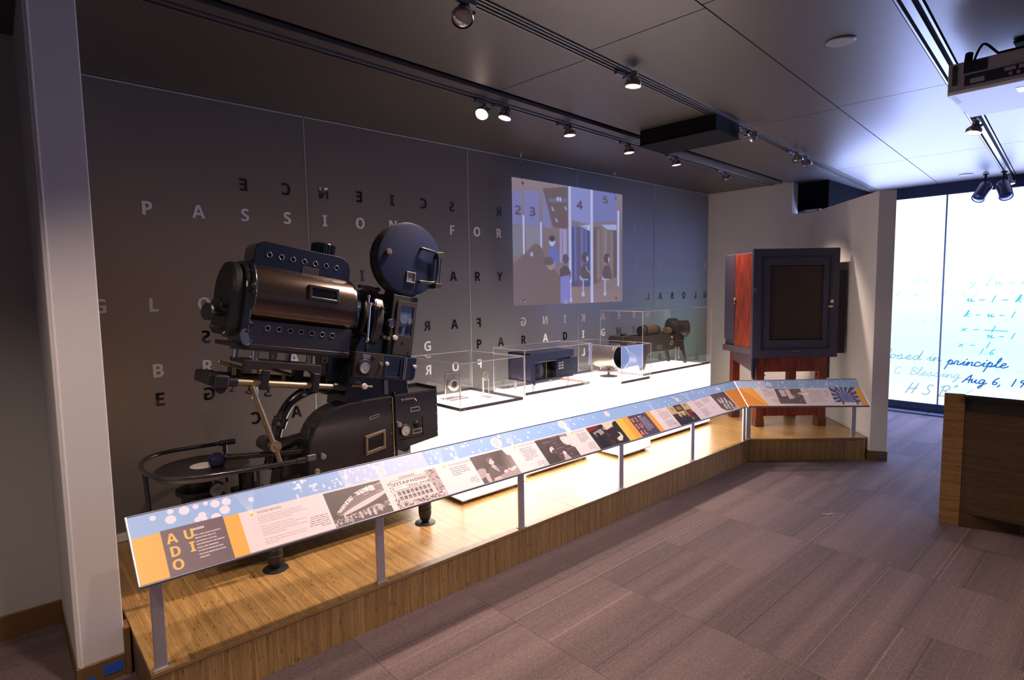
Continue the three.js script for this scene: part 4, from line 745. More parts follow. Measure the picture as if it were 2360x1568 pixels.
  // rear end drum with door, hinge ring, knobs
  const drumPts = []; for (let i = 0; i <= 20; i++) { const t = -0.15 + (i / 20) * (Math.PI + 0.3); drumPts.push([0.186 * Math.cos(t), cb0 + 0.186 * Math.sin(t)]); }
  drumPts.push([-0.175, -0.16], [-0.15, -0.205], [0.15, -0.205], [0.175, -0.16]);
  const drum = (z0, z1, s, bev) => plate(drumPts.map(([x, y]) => [x * s, cb0 - 0.02 + (y - cb0 + 0.02) * s]), z0, z1, bev).rotateY(-Math.PI / 2).translate(0, 0, cz);
  const rear = part(P, 'rear_door', tl(drum(0.385, 0.458, 0.93, 0.022)), std([0.022, 0.022, 0.020], 0.5));
  part(rear, 'rim', tl(drum(0.345, 0.392, 1.0, 0.008)), M.blackPaint);
  part(P, 'hinge_ring', tl([torus([-0.345, cb0, cz], [1, 0, 0], 0.188, 0.013, 56, 12)]), M.blackPaint);
  for (const [b, z] of [[0.175, 0.86], [0.06, 0.915], [-0.11, 0.89]]) part(P, 'latch', tl([rod([-0.365, b, z], [-0.325, b, z], 0.008, 0.008, 12), ball([-0.345, b, z], 0.013)]), M.blackPaint);
  for (const [a, b, z, s] of [[-0.515, -0.03, 0.83, 1], [-0.565, -0.075, 0.86, 1.1]]) {
    const k = part(P, 'focus_knob', tl(lathe([[0, 0], [0.034, 0], [0.042, 0.006], [0.042, 0.018], [0.034, 0.024], [0.012, 0.026], [0.011, 0.11], [0, 0.11]].map(([p, q]) => [p * s, q * s]), [a, b, z], [1, 0.0, -0.35], 26)), M.blackSatin);
    part(k, 'collar', tl(lathe([[0, 0], [0.016, 0], [0.016, 0.02], [0, 0.02]], [a + 0.07, b, z - 0.025], [1, 0, -0.35], 16)), M.blackSatin);
  }
  part(P, 'lever', tl([tube([[-0.50, -0.155, 0.86], [-0.47, -0.150, 0.85], [-0.44, -0.165, 0.84]], 0.009, 14, 8), ball([-0.512, -0.152, 0.864], 0.018, 1.5, 0.8, 0.8)]), M.blackSatin);
  part(P, 'lever', tl([tube([[-0.465, -0.185, 0.85], [-0.44, -0.165, 0.845], [-0.41, -0.16, 0.83]], 0.007, 14, 8), ball([-0.425, -0.165, 0.855], 0.015)]), M.agedBrass);
  part(P, 'port_tube', tl([rod([-0.40, -0.205, 0.83], [-0.36, -0.19, 0.90], 0.042, 0.042, 28), torus([-0.36, -0.19, 0.90], [0.04, 0.015, 0.07], 0.042, 0.006, 28, 8)]), M.blackSatin);
  // base bar, lugs, posts, bridge casting, rods
  part(P, 'base_bar', tl([bx(-0.425, 0.262, -0.246, -0.222, 0.58, 0.888, 0.003), bx(-0.425, 0.262, -0.258, -0.246, 0.865, 0.885, 0.002)]), M.brownBlack);
  for (const a of [-0.195, 0.108]) part(P, 'lug', tl(plate([[a - 0.022, -0.245], [a + 0.022, -0.245], [a + 0.022, -0.285], [a + 0.014, -0.300], [a - 0.014, -0.300], [a - 0.022, -0.285]], 0.872, 0.886, 0.002, [[a, -0.281, 0.010]])), M.brownBlack);
  for (const [a, z] of [[-0.325, 0.66], [-0.275, 0.83], [-0.025, 0.66], [0.035, 0.83]]) part(P, 'support_post', tl(rod([a, -0.32, z], [a, -0.245, z], 0.0185, 0.0185, 20)), M.steel);
  const br = [[-0.345, -0.310], [0.086, -0.310], [0.092, -0.325], [0.092, -0.46], [0.050, -0.46], [0.048, -0.40]];
  for (let i = 0; i <= 8; i++) { const t = (i / 8) * Math.PI / 2; br.push([0.006 + 0.042 * Math.cos(t), -0.392 + 0.042 * Math.sin(t)]); }
  for (let i = 0; i <= 8; i++) { const t = Math.PI / 2 + (i / 8) * Math.PI / 2; br.push([-0.182 + 0.042 * Math.cos(t), -0.392 + 0.042 * Math.sin(t)]); }
  br.push([-0.224, -0.40], [-0.226, -0.445], [-0.256, -0.445], [-0.258, -0.36], [-0.30, -0.36], [-0.305, -0.385], [-0.345, -0.385]);
  part(P, 'bridge', tl([plate(br, 0.845, 0.890, 0.005), bx(-0.34, 0.086, -0.336, -0.312, 0.60, 0.846, 0.003)]), M.brownBlack);
  part(P, 'bridge_leg', tl(bx(-0.344, -0.29, -0.43, -0.36, 0.60, 0.70, 0.005)), M.blackSatin);
  part(P, 'bridge_leg', tl(bx(0.03, 0.086, -0.46, -0.33, 0.60, 0.66, 0.005)), M.blackSatin);
  part(P, 'guide_rod', tl(rod([-0.42, -0.437, 0.885], [0.185, -0.437, 0.885], 0.0185, 0.0185, 24)), M.agedBrass, 'dull brass guide rod');
  part(P, 'guide_rod', tl(rod([-0.45, -0.42, 0.64], [0.22, -0.42, 0.64], 0.0185, 0.0185, 20)), M.blackSatin, 'black guide rod behind the brass one');
  part(P, 'rod_collar', tl(rod([-0.43, -0.437, 0.885], [-0.372, -0.437, 0.885], 0.024, 0.024, 24)), M.blackPaint);
  part(P, 'rod_collar', tl(rod([0.178, -0.438, 0.885], [0.265, -0.440, 0.885], 0.030, 0.030, 24)), M.blackPaint);
  part(P, 'end_casting', tl([bx(-0.515, -0.465, -0.462, -0.398, 0.60, 0.88, 0.012), bx(-0.49, -0.415, -0.475, -0.40, 0.84, 0.915, 0.014), rod([-0.51, -0.425, 0.64], [-0.43, -0.425, 0.64], 0.03, 0.03, 18), plate([[-0.475, -0.46], [-0.42, -0.46], [-0.43, -0.495], [-0.455, -0.502], [-0.475, -0.485]], 0.86, 0.90, 0.004)]), M.blackSatin);
  for (const [a, z, k] of [[-0.395, 0.90, 0.8], [-0.31, 0.90, 1], [-0.205, 0.90, 1.25], [0.0, 0.90, 1.15]]) part(P, 'thumb_screw', tl(lathe([[0, 0], [0.005, 0], [0.005, 0.022], [0.014, 0.026], [0.017, 0.032], [0.014, 0.040], [0, 0.042]].map(([p, q]) => [p * k, q * k]), [a, -0.455, z], [0, -1, 0], 18)), M.blackSatin);
  for (const a of [-0.235, 0.058]) part(P, 'rod_clamp', tl(bx(a - 0.018, a + 0.022, -0.47, -0.36, 0.876, 0.918, 0.004)), M.blackSatin);
  for (const [a, b] of [[-0.40, -0.352], [-0.115, -0.372]]) part(P, 'lock_lever', tl([along(new RoundedBoxGeometry(0.02, 0.16, 0.016, 2, 0.006), V(a - 0.03, b + 0.01, 0.74), V(a + 0.10, b - 0.02, 0.70)), rod([a + 0.06, b - 0.06, 0.71], [a + 0.06, b, 0.71], 0.011, 0.011, 12)]), M.agedBrass);
  part(P, 'brass_block', tl(bx(-0.268, -0.235, -0.385, -0.36, 0.86, 0.90, 0.004)), M.brass);
  // condenser rings between lamp house and head
  part(P, 'condenser_collar', tl([cylA(0.25, 0.272, 0.178), cylA(0.272, 0.34, 0.150, 0.132)]), M.blackPaint);
  part(P, 'condenser_ring', tl([torus([0.345, 0.02, cz], [1, 0, 0], 0.150, 0.016, 48, 12)]), M.brownBlack);
  part(P, 'condenser_lens', tl([lathe([[0.09, 0], [0.075, 0.03], [0.0, 0.045]], [0.335, 0.0, 0.80], [0.6, 0, 0.8], 28)]), std([0.03, 0.04, 0.09], 0.06, 0.2, { clearcoat: 1 }));
  part(P, 'shutter_drum', tl([rod([0.40, 0.0, cz], [0.445, 0.0, cz], 0.208, 0.208, 56)]), std([0.085, 0.070, 0.062], 0.4, 0.4));
  part(P, 'shutter_face', tl([torus([0.398, 0.0, cz], [1, 0, 0], 0.19, 0.014, 48, 10), rod([0.385, 0, cz], [0.40, 0, cz], 0.12, 0.12, 36)]), M.blackPaint);
  for (const [b0, b1, z] of [[0.14, 0.03, 0.905], [0.09, -0.13, 0.935]]) part(P, 'clamp_rod', tl([rod([0.335, b0, z], [0.345, b1, z], 0.007, 0.007, 12), ball([0.335, b0, z], 0.012), ball([0.345, b1, z], 0.012)]), M.brightSteel);
  part(P, 'clamp_lever', tl([tube([[0.30, 0.20, 0.84], [0.36, 0.205, 0.84], [0.42, 0.20, 0.845]], 0.008, 16, 8), ball([0.30, 0.20, 0.84], 0.012), ball([0.425, 0.20, 0.845], 0.016, 1.2, 0.9, 0.9)]), M.brownBlack);
  part(P, 'clamp_lever', tl([tube([[0.345, 0.10, 0.92], [0.38, 0.085, 0.925], [0.42, 0.08, 0.925]], 0.009, 16, 8), ball([0.425, 0.08, 0.925], 0.015)]), M.blackPaint);
  for (let i = 0; i < 3; i++) part(P, 'adjuster', tl([lathe([[0, 0], [0.012, 0], [0.012, 0.02], [0, 0.02]], [0.335 + 0.008 * i, -0.10 - 0.035 * i, 0.915], [0, 0, 1], 14)]), i === 1 ? M.steel : M.brownBlack);
  part(P, 'light_cone', tl([rod([0.445, 0.01, 0.74], [0.53, -0.005, 0.76], 0.095, 0.055, 32), bx(0.44, 0.52, 0.045, 0.060, 0.72, 0.86, 0.003)]), M.brownBlack);
  // projector head
  const head = part(P, 'projector_head', tl([plate(rectPts(0.512, 0.700, -0.215, 0.185), 0.66, 0.900, 0.006)]), std([0.060, 0.050, 0.044], 0.38, 0.35), 'brown black head case');
  part(head, 'head_door', tl(plate(rectPts(0.545, 0.692, -0.205, 0.150), 0.9005, 0.910, 0.002, [rectPts(0.572, 0.668, -0.076, 0.115)])), std([0.075, 0.060, 0.052], 0.4, 0.35));
  part(head, 'window_glass', tl(bx(0.57, 0.67, -0.078, 0.117, 0.9008, 0.9022)), std([0.10, 0.13, 0.24], 0.10, 0.3, { clearcoat: 1 }));
  part(head, 'gear', tl([rod([0.605, 0.03, 0.902], [0.605, 0.03, 0.907], 0.030, 0.030, 24), rod([0.65, 0.025, 0.902], [0.65, 0.025, 0.907], 0.020, 0.020, 20)]), M.steel);
  part(head, 'film_gate', tl([bx(0.63, 0.655, -0.06, -0.01, 0.902, 0.908), bx(0.58, 0.60, -0.06, -0.02, 0.902, 0.906)]), M.dark);
  part(head, 'knob', tl(lathe([[0, 0], [0.012, 0], [0.017, 0.008], [0.016, 0.02], [0, 0.022]], [0.548, -0.095, 0.905], [0, 0, 1], 22)), M.cream);
  for (const [a, b, q] of [[0.508, -0.105, 0.012], [0.478, -0.10, 0.011]]) part(head, 'knob', tl(lathe([[0, 0], [q, 0], [q * 1.2, 0.01], [q, 0.024], [0, 0.026]], [a, b, 0.885], [0, 0, 1], 18)), M.agedBrass);
  for (const [a, b, q] of [[0.61, -0.125, 0.009], [0.66, -0.185, 0.006]]) part(head, 'key_hole', tl(rod([a, b, 0.909], [a, b, 0.9115], q, q, 16)), M.dark);
  part(head, 'name_disc', tl([rod([0.502, -0.005, 0.905], [0.508, -0.007, 0.925], 0.028, 0.028, 28), torus([0.508, -0.007, 0.925], [0.3, -0.1, 1], 0.027, 0.003, 28, 8)]), M.blackSatin);
  part(head, 'top_fitting', tl([bx(0.455, 0.53, 0.06, 0.125, 0.74, 0.86, 0.006), rod([0.475, 0.12, 0.83], [0.478, 0.175, 0.83], 0.013, 0.011, 14), tube([[0.44, 0.15, 0.86], [0.445, 0.08, 0.865], [0.47, 0.06, 0.87], [0.53, 0.06, 0.875]], 0.005, 20, 6)]), M.blackSatin);
  part(head, 'lamp_housing', tl([bx(0.38, 0.515, -0.215, -0.06, 0.62, 0.86, 0.01)]), M.blackPaint);
  // reel magazine
  const mc = [2.068, 1.937];
  const mag = part(P, 'reel_magazine', [rod([...mc, 0.800], [...mc, 0.885], 0.236, 0.236, 80)], M.brownBlack, 'round film reel magazine');
  part(mag, 'magazine_cover', lathe([[0, 0.012], [0.224, 0.012], [0.236, 0.009], [0.240, 0.002], [0.238, -0.012], [0.23, -0.014]].map(([a, b]) => [a, b]), [...mc, 0.890], [0, 0, 1], 80), M.blueBlack);
  part(mag, 'rim', torus([...mc, 0.884], [0, 0, 1], 0.239, 0.004, 80, 8), M.brownBlack);
  part(mag, 'back_rim', torus([...mc, 0.802], [0, 0, 1], 0.237, 0.005, 80, 8), M.brownBlack);
  const q0 = [2.050, 1.823];
  part(mag, 'window_frame', plate(rectPts(-0.034, 0.034, -0.036, 0.036), 0, 0.010, 0.002, [rectPts(-0.026, 0.026, -0.028, 0.028)]).rotateZ(-0.16).translate(q0[0] + 0.012, q0[1] - 0.002, 0.902), M.agedBrass);
  part(mag, 'window_glass', bx(-0.027, 0.027, -0.029, 0.029, 0.9022, 0.904).rotateZ(-0.16).translate(q0[0] + 0.012, q0[1] - 0.002, 0), std([0.20, 0.23, 0.33], 0.12, 0.4, { clearcoat: 1 }));
  part(mag, 'knob', [lathe([[0, 0], [0.012, 0], [0.022, 0.010], [0.020, 0.024], [0, 0.027]], [1.900, 1.985, 0.900], [0, 0, 1], 8)], M.brass);
  part(mag, 'side_latch', bx(1.822, 1.850, 1.958, 1.985, 0.805, 0.885, 0.004), M.brownBlack);
  part(mag, 'handle', [tube([[2.150, 2.012, 0.902], [2.155, 2.010, 0.925], [2.25, 1.985, 0.930], [2.268, 1.95, 0.93], [2.262, 1.87, 0.93], [2.245, 1.80, 0.928], [2.215, 1.785, 0.925], [2.13, 1.793, 0.922], [2.125, 1.794, 0.902]], 0.0095, 60, 10)], M.blackSatin);
  part(mag, 'hinge', [bx(2.262, 2.315, 1.945, 1.992, 0.86, 0.935, 0.006), bx(2.235, 2.292, 1.745, 1.782, 0.86, 0.93, 0.006)], M.brownBlack);
  part(mag, 'hinge_pin', rod([2.297, 1.965, 0.925], [2.272, 1.765, 0.925], 0.0035, 0.0035, 10), M.blackSatin);
  part(mag, 'neck', [plate([[1.955, 1.755], [2.08, 1.70], [2.105, 1.66], [1.93, 1.675]], 0.76, 0.885, 0.005)], M.brownBlack);
  // sound head: dial panel, film door, side door
  const sh = part(P, 'sound_head', tl([bx(0.27, 0.63, -0.365, -0.21, 0.66, 0.935, 0.008)]), M.blackSatin);
  part(sh, 'meter_panel', tl(plate(rectPts(0.268, 0.467, -0.364, -0.207), 0.935, 0.952, 0.003)), std([0.10, 0.075, 0.065], 0.32, 0.5), 'brownish meter panel');
  const dial = canvasTexture(256, 256, (c) => { c.fillStyle = '#e9e3da'; c.fillRect(0, 0, 256, 256); c.strokeStyle = '#3a3230'; c.lineWidth = 3; c.beginPath(); c.arc(128, 170, 96, Math.PI * 1.18, Math.PI * 1.82); c.stroke(); for (let i = 0; i <= 10; i++) { const t = Math.PI * (1.18 + 0.064 * i), l = i % 5 ? 10 : 18; c.beginPath(); c.moveTo(128 + 96 * Math.cos(t), 170 + 96 * Math.sin(t)); c.lineTo(128 + (96 - l) * Math.cos(t), 170 + (96 - l) * Math.sin(t)); c.stroke(); } c.lineWidth = 2; c.beginPath(); c.moveTo(128, 178); c.lineTo(80, 96); c.stroke(); blob(c, 128, 190, 34, 30, '#cfc6b8'); c.strokeStyle = '#4a4038'; c.lineWidth = 5; c.beginPath(); c.arc(128, 192, 26, 0, 7); c.stroke(); });
  const dialMat = new THREE.MeshPhysicalMaterial({ map: dial, roughness: 0.25, clearcoat: 1, clearcoatRoughness: 0.05 });
  const meter = (parent, x, y, z, rad, ring, rot = 0) => {
    const m = part(parent, 'meter', [lathe([[rad * 0.8, 0], [ring, 0], [ring, 0.010], [ring * 0.9, 0.018], [rad, 0.019], [rad, 0.012]], [x, y, z], [0, 0, 1], 40)], M.blackSatin);
    part(m, 'dial', new THREE.CircleGeometry(rad * 1.02, 36).rotateZ(rot).translate(x, y, z + 0.0135), dialMat);
  };
  const mp = at(0.335, -0.300, 0); meter(sh, mp[0], mp[1], 0.952, 0.036, 0.052, TILT);
  part(sh, 'name_plate', tl([plate(rectPts(0.316, 0.368, -0.246, -0.220), 0.952, 0.955, 0.0008)]), M.steel);
  for (const [a, b, q, m] of [[0.388, -0.238, 0.011, M.blackSatin], [0.445, -0.272, 0.013, M.agedBrass], [0.487, -0.266, 0.013, M.cream], [0.703, -0.270, 0.013, M.cream]]) part(sh, 'knob', tl(lathe([[0, 0], [q * 0.8, 0], [q, 0.006], [q * 0.9, 0.016], [0, 0.018]], [a, b, a > 0.65 ? 0.938 : 0.952], [0, 0, 1], 18)), m);
  const filmDoor = part(sh, 'film_door', tl(plate(rectPts(0.469, 0.640, -0.366, -0.211), 0.935, 0.950, 0.003, [rectPts(0.495, 0.592, -0.345, -0.232)])), M.blueBlack);
  part(filmDoor, 'window_glass', tl(bx(0.493, 0.594, -0.347, -0.230, 0.938, 0.941)), std([0.02, 0.025, 0.05], 0.12, 0.2, { clearcoat: 1 }));
  part(filmDoor, 'hinge', tl([rod([0.618, -0.36, 0.952], [0.618, -0.215, 0.952], 0.005, 0.005, 10), rod([0.632, -0.36, 0.95], [0.632, -0.215, 0.95], 0.004, 0.004, 10)]), M.aluDark);
  part(sh, 'side_door', tl(plate([[0.642, -0.366], [0.690, -0.366], [0.708, -0.358], [0.720, -0.340], [0.720, -0.214], [0.642, -0.214]], 0.70, 0.938, 0.004)), M.blueBlack);
  // column under the sound head, crank
  const col = part(P, 'column', [plate([[1.555, 1.03], [2.01, 1.06], [2.00, 1.16], [1.96, 1.235], [1.60, 1.285], [1.585, 1.18]], 0.66, 0.925, 0.008)], M.blackPaint);
  part(col, 'hinge_strip', [bx(1.822, 1.850, 1.075, 1.17, 0.925, 0.936, 0.002)], M.aluDark);
  part(col, 'crank', [rod([1.655, 1.155, 0.925], [1.655, 1.155, 0.955], 0.011, 0.011, 14), along(new RoundedBoxGeometry(0.012, 0.14, 0.008, 1, 0.003), V(1.585, 1.165, 0.957), V(1.735, 1.140, 0.957))], M.agedBrass);
  part(col, 'crank_knob', lathe([[0, 0], [0.014, 0], [0.019, 0.008], [0.017, 0.02], [0, 0.022]], [1.668, 1.152, 0.96], [0, 0, 1], 18), M.cream);
  part(P, 'rear_column', [plate([[1.50, 1.10], [1.64, 1.10], [1.66, 1.42], [1.60, 1.50], [1.51, 1.38]], 0.62, 0.80, 0.01), plate([[1.62, 1.28], [2.02, 1.24], [2.0, 1.42], [1.72, 1.46]], 0.60, 0.85, 0.01)], M.blackPaint);
  // curved arm, collar, pivot, brass strut
  part(P, 'curved_arm', tube([[1.150, 0.70, 0.74], [1.185, 0.83, 0.74], [1.228, 0.965, 0.74], [1.285, 1.06, 0.74], [1.36, 1.115, 0.74], [1.45, 1.140, 0.74], [1.58, 1.150, 0.74]], 0.033, 60, 16), M.blackPaint);
  part(P, 'arm_collar', [rod([1.218, 0.935, 0.74], [1.240, 0.985, 0.74], 0.044, 0.044, 24), torus([1.240, 0.985, 0.74], [0.4, 0.9, 0], 0.042, 0.007, 28, 8), bx(1.19, 1.215, 0.95, 0.985, 0.72, 0.79, 0.005)], M.blackPaint);
  part(P, 'strut', [rod([1.030, 1.225, 0.90], [1.130, 0.885, 0.90], 0.015, 0.015, 16), rod([1.138, 0.86, 0.90], [1.165, 0.76, 0.90], 0.014, 0.014, 16)], M.agedBrass, 'brown brass strut');
  part(P, 'strut_joint', [rod([1.136, 0.868, 0.878], [1.136, 0.868, 0.922], 0.032, 0.032, 28), rod([1.136, 0.868, 0.915], [1.136, 0.868, 0.932], 0.010, 0.010, 6)], M.agedBrass);
  part(P, 'pivot', [rod([1.115, 0.875, 0.78], [1.115, 0.875, 0.878], 0.042, 0.042, 26), rod([1.12, 0.84, 0.80], [1.36, 0.865, 0.80], 0.034, 0.034, 20)], M.blackPaint);
  // lower cabinet with curved shoulder
  const cab = [[1.855, 0.50], [1.855, 1.066], [1.718, 1.066], [1.62, 1.065], [1.556, 1.060], [1.50, 1.050], [1.45, 1.034], [1.405, 1.010], [1.371, 0.981], [1.345, 0.948], [1.325, 0.910], [1.310, 0.870], [1.300, 0.825], [1.294, 0.76], [1.292, 0.50]];
  const cabinet = part(P, 'amplifier_cabinet', plate(cab, 0.80, 0.972, 0.004), M.blackPaint);
  part(cabinet, 'cabinet_door', plate(cab.map(([x, y]) => [1.575 + (x - 1.575) * 0.992, 0.8 + (y - 0.8) * 0.992]), 0.9725, 0.981, 0.003), std([0.020, 0.018, 0.019], 0.3, 0.0, { clearcoat: 0.7, clearcoatRoughness: 0.18 }));
  part(cabinet, 'window_frame', plate([[1.648, 0.725], [1.787, 0.746], [1.789, 0.866], [1.650, 0.846]], 0.981, 0.996, 0.005, [[[1.665, 0.748], [1.771, 0.764], [1.772, 0.848], [1.666, 0.829]]]), std([0.36, 0.29, 0.21], 0.32, 0.8));
  part(cabinet, 'window_glass', plate([[1.660, 0.742], [1.776, 0.760], [1.777, 0.852], [1.661, 0.833]], 0.981, 0.984), std([0.015, 0.012, 0.013], 0.15, 0, { clearcoat: 1 }));
  part(cabinet, 'name_plate', plate([[1.686, 0.941], [1.753, 0.952], [1.754, 0.971], [1.687, 0.960]], 0.981, 0.984, 0.0008, [[[1.691, 0.945], [1.749, 0.9545], [1.749, 0.967], [1.691, 0.957]]]), M.steel);
  for (const [x, y] of [[1.376, 0.778], [1.335, 0.700]]) part(cabinet, 'knob', [lathe([[0, 0], [0.010, 0], [0.018, 0.010], [0.016, 0.022], [0, 0.026]], [x, y, 0.981], [0, 0, 1], 20)], M.steel);
  part(cabinet, 'latch', bx(1.286, 1.335, 0.765, 0.800, 0.965, 0.992, 0.004), M.aluDark);
  part(cabinet, 'edge_bead', rod([1.850, 0.50, 0.984], [1.850, 1.062, 0.984], 0.0035, 0.0035, 8), M.brass);
  for (let i = 0; i < 8; i++) part(cabinet, 'rivet', ball([1.838, 1.03 - i * 0.066, 0.981], 0.0035), M.brass);
  // meter box on the right with a raised lid rim
  const box = part(P, 'meter_box', [plate([[1.885, 0.735], [2.216, 0.735], [2.216, 1.066], [1.885, 1.066]], 0.70, 0.945, 0.004)], M.blackPaint);
  part(box, 'lid_rim', [bx(1.885, 2.216, 1.066, 1.082, 0.70, 0.712, 0.002), bx(1.885, 1.897, 1.066, 1.082, 0.712, 0.945, 0.002), bx(2.204, 2.216, 1.066, 1.082, 0.712, 0.945, 0.002)], M.blackSatin);
  part(box, 'front_panel', plate([[1.888, 0.70], [2.214, 0.738], [2.214, 1.060], [1.888, 1.060]], 0.945, 0.951, 0.002), std([0.018, 0.016, 0.022], 0.36, 0, { clearcoat: 0.5, clearcoatRoughness: 0.25 }));
  part(box, 'top_vent', [bx(1.95, 2.03, 1.020, 1.032, 0.951, 0.954, 0.001), bx(1.93, 1.945, 1.016, 1.032, 0.951, 0.957, 0.002)], M.aluDark);
  part(box, 'switch', [rod([2.035, 1.022, 0.951], [2.040, 1.008, 0.966], 0.004, 0.004, 8)], M.agedBrass);
  for (const [x0, y0] of [[1.998, 0.938], [2.010, 0.790]]) part(box, 'name_plate', plate(rectPts(x0, x0 + 0.072, y0, y0 + 0.030), 0.951, 0.955, 0.001, [rectPts(x0 + 0.006, x0 + 0.066, y0 + 0.006, y0 + 0.024)]), M.steel);
  meter(box, 1.953, 0.825, 0.951, 0.034, 0.042);
  part(box, 'knob', [lathe([[0, 0], [0.026, 0], [0.024, 0.010], [0.016, 0.022], [0.014, 0.03], [0, 0.032]], [2.048, 0.848, 0.951], [0, 0, 1], 24), bx(2.044, 2.049, 0.848, 0.872, 0.966, 0.984, 0.001)], M.blackSatin);
  part(box, 'knob', [lathe([[0, 0], [0.012, 0], [0.019, 0.010], [0.017, 0.020], [0, 0.024]], [1.905, 0.872, 0.951], [0, 0, 1], 20)], M.steel);
  part(box, 'recess', [bx(2.088, 2.094, 0.77, 0.895, 0.951, 0.9535), bx(1.91, 2.094, 0.764, 0.768, 0.951, 0.9535)], M.dark);
  for (let i = 0; i < 5; i++) part(box, 'rivet', ball([2.206, 1.02 - i * 0.062, 0.951], 0.003), M.steel);
  part(box, 'foot_knob', [rod([1.965, 0.705, 0.82], [1.965, 0.705, 0.94], 0.030, 0.030, 24)], M.blackSatin);
  part(P, 'motor', [rod([1.90, 0.585, 0.85], [2.08, 0.585, 0.85], 0.045, 0.045, 28), bx(1.89, 1.93, 0.54, 0.72, 0.80, 0.90, 0.005)], M.blackSatin);
  // turntable: platter, record, pickup, guard hoop, drive
  const tc = [0.828, 0.745, 0.628];
  const plat = part(P, 'turntable', [lathe([[0, 0], [0.235, 0], [0.243, 0.006], [0.243, 0.022], [0.238, 0.028], [0, 0.028]], [tc[0], tc[1] - 0.012, tc[2]], [0, 1, 0], 72)], std([0.16, 0.14, 0.14], 0.4, 0.4));
  part(plat, 'record', [lathe([[0, 0], [0.236, 0], [0.236, 0.0025], [0.08, 0.0025], [0, 0.0025]], [tc[0], tc[1] + 0.0165, tc[2]], [0, 1, 0], 72)], std([0.025, 0.016, 0.018], 0.28, 0, { clearcoat: 0.4, clearcoatRoughness: 0.3 }));
  part(plat, 'record_label', [rod([tc[0], tc[1] + 0.019, tc[2]], [tc[0], tc[1] + 0.0200, tc[2]], 0.066, 0.066, 40)], M.cream);
  part(P, 'pickup', [lathe([[0, 0], [0.030, 0], [0.042, 0.012], [0.046, 0.035], [0.038, 0.060], [0.018, 0.075], [0, 0.078]], [tc[0] + 0.055, tc[1] + 0.022, tc[2] + 0.08], [0, 1, 0.0], 28), ball([tc[0] + 0.10, tc[1] + 0.07, tc[2] + 0.085], 0.014)], M.blueBlack);
  part(P, 'tone_arm', [along(new RoundedBoxGeometry(0.03, 0.50, 0.022, 2, 0.005), V(tc[0] + 0.085, tc[1] + 0.062, tc[2] + 0.085), V(1.29, 0.800, 0.86))], M.blackSatin);
  part(P, 'guard_hoop', tube([[1.085, 0.80, 0.330], [0.95, 0.80, 0.318], [0.83, 0.80, 0.306], [0.72, 0.80, 0.305], [0.635, 0.80, 0.345], [0.575, 0.80, 0.425], [0.545, 0.80, 0.54], [0.538, 0.80, 0.65], [0.553, 0.80, 0.77], [0.600, 0.80, 0.875], [0.70, 0.80, 0.955], [0.82, 0.80, 0.993], [0.95, 0.80, 1.02], [1.10, 0.80, 1.04], [1.235, 0.80, 1.055]], 0.0125, 120, 12), M.blackPaint);
  part(P, 'hoop_fitting', [rod([1.00, 0.80, 0.322], [1.09, 0.80, 0.330], 0.018, 0.018, 16), rod([1.03, 0.80, 0.325], [1.03, 0.745, 0.325], 0.014, 0.016, 16), rod([1.03, 0.76, 0.325], [1.03, 0.55, 0.33], 0.011, 0.011, 12)], M.blackPaint);
  part(P, 'hoop_fitting', [rod([1.20, 0.80, 1.05], [1.245, 0.80, 1.056], 0.017, 0.017, 16), rod([1.00, 0.80, 1.026], [1.00, 0.62, 1.026], 0.013, 0.013, 14), rod([0.96, 0.80, 1.021], [1.05, 0.80, 1.033], 0.016, 0.016, 14)], M.blackPaint);
  part(P, 'hoop_leg', tube([[0.540, 0.80, 0.665], [0.542, 0.76, 0.668], [0.545, 0.66, 0.67], [0.550, 0.57, 0.675], [0.575, 0.525, 0.68], [0.64, 0.50, 0.70], [0.78, 0.49, 0.74]], 0.0125, 50, 12), M.blackPaint);
  part(P, 'drive_drum', [rod([0.80, 0.64, 0.65], [0.80, 0.735, 0.65], 0.075, 0.08, 36), lathe([[0.0, 0], [0.12, 0], [0.12, 0.02], [0, 0.02]], [0.80, 0.63, 0.65], [0, 1, 0], 36), bx(0.72, 0.90, 0.47, 0.63, 0.56, 0.78, 0.01)], M.blackSatin);
  part(P, 'gear_disc', [rod([0.845, 0.662, 0.80], [0.848, 0.662, 0.812], 0.036, 0.036, 30), bx(0.82, 0.875, 0.656, 0.668, 0.812, 0.820, 0.002)], M.aluDark);
  part(P, 'drive_motor', [rod([1.03, 0.60, 0.72], [1.03, 0.70, 0.72], 0.042, 0.042, 28), bx(0.96, 1.12, 0.50, 0.61, 0.64, 0.80, 0.008), plate([[0.88, 0.56], [1.30, 0.66], [1.30, 0.60], [0.90, 0.50]], 0.80, 0.86, 0.004)], M.blackSatin);
  // base casting and feet
  part(P, 'base_casting', [plate([[0.70, 0.46], [0.95, 0.40], [1.02, 0.34], [2.06, 0.34], [2.10, 0.42], [2.02, 0.50], [1.90, 0.52], [1.24, 0.52], [0.72, 0.50]], 0.52, 1.00, 0.012), plate([[1.16, 0.5], [1.36, 0.5], [1.36, 0.82], [1.22, 0.82]], 0.66, 0.82, 0.01)], M.blackPaint);
  for (const [x, z] of [[1.060, 1.035], [2.010, 1.075], [1.06, 0.50], [2.01, 0.50]]) {
    const f = part(P, 'foot', [lathe([[0, 0.010], [0.022, 0.012], [0.034, 0.030], [0.041, 0.060], [0.042, 0.085], [0.038, 0.089], [0.042, 0.094], [0.042, 0.118], [0.038, 0.122], [0.042, 0.127], [0.041, 0.16], [0, 0.16]], [x, HP, z], [0, 1, 0], 32)], M.blackSatin);
    part(f, 'foot_disc', lathe([[0, 0], [0.066, 0], [0.066, 0.005], [0.05, 0.009], [0, 0.012]], [x, HP, z], [0, 1, 0], 40), M.blackSatin);
  }
}

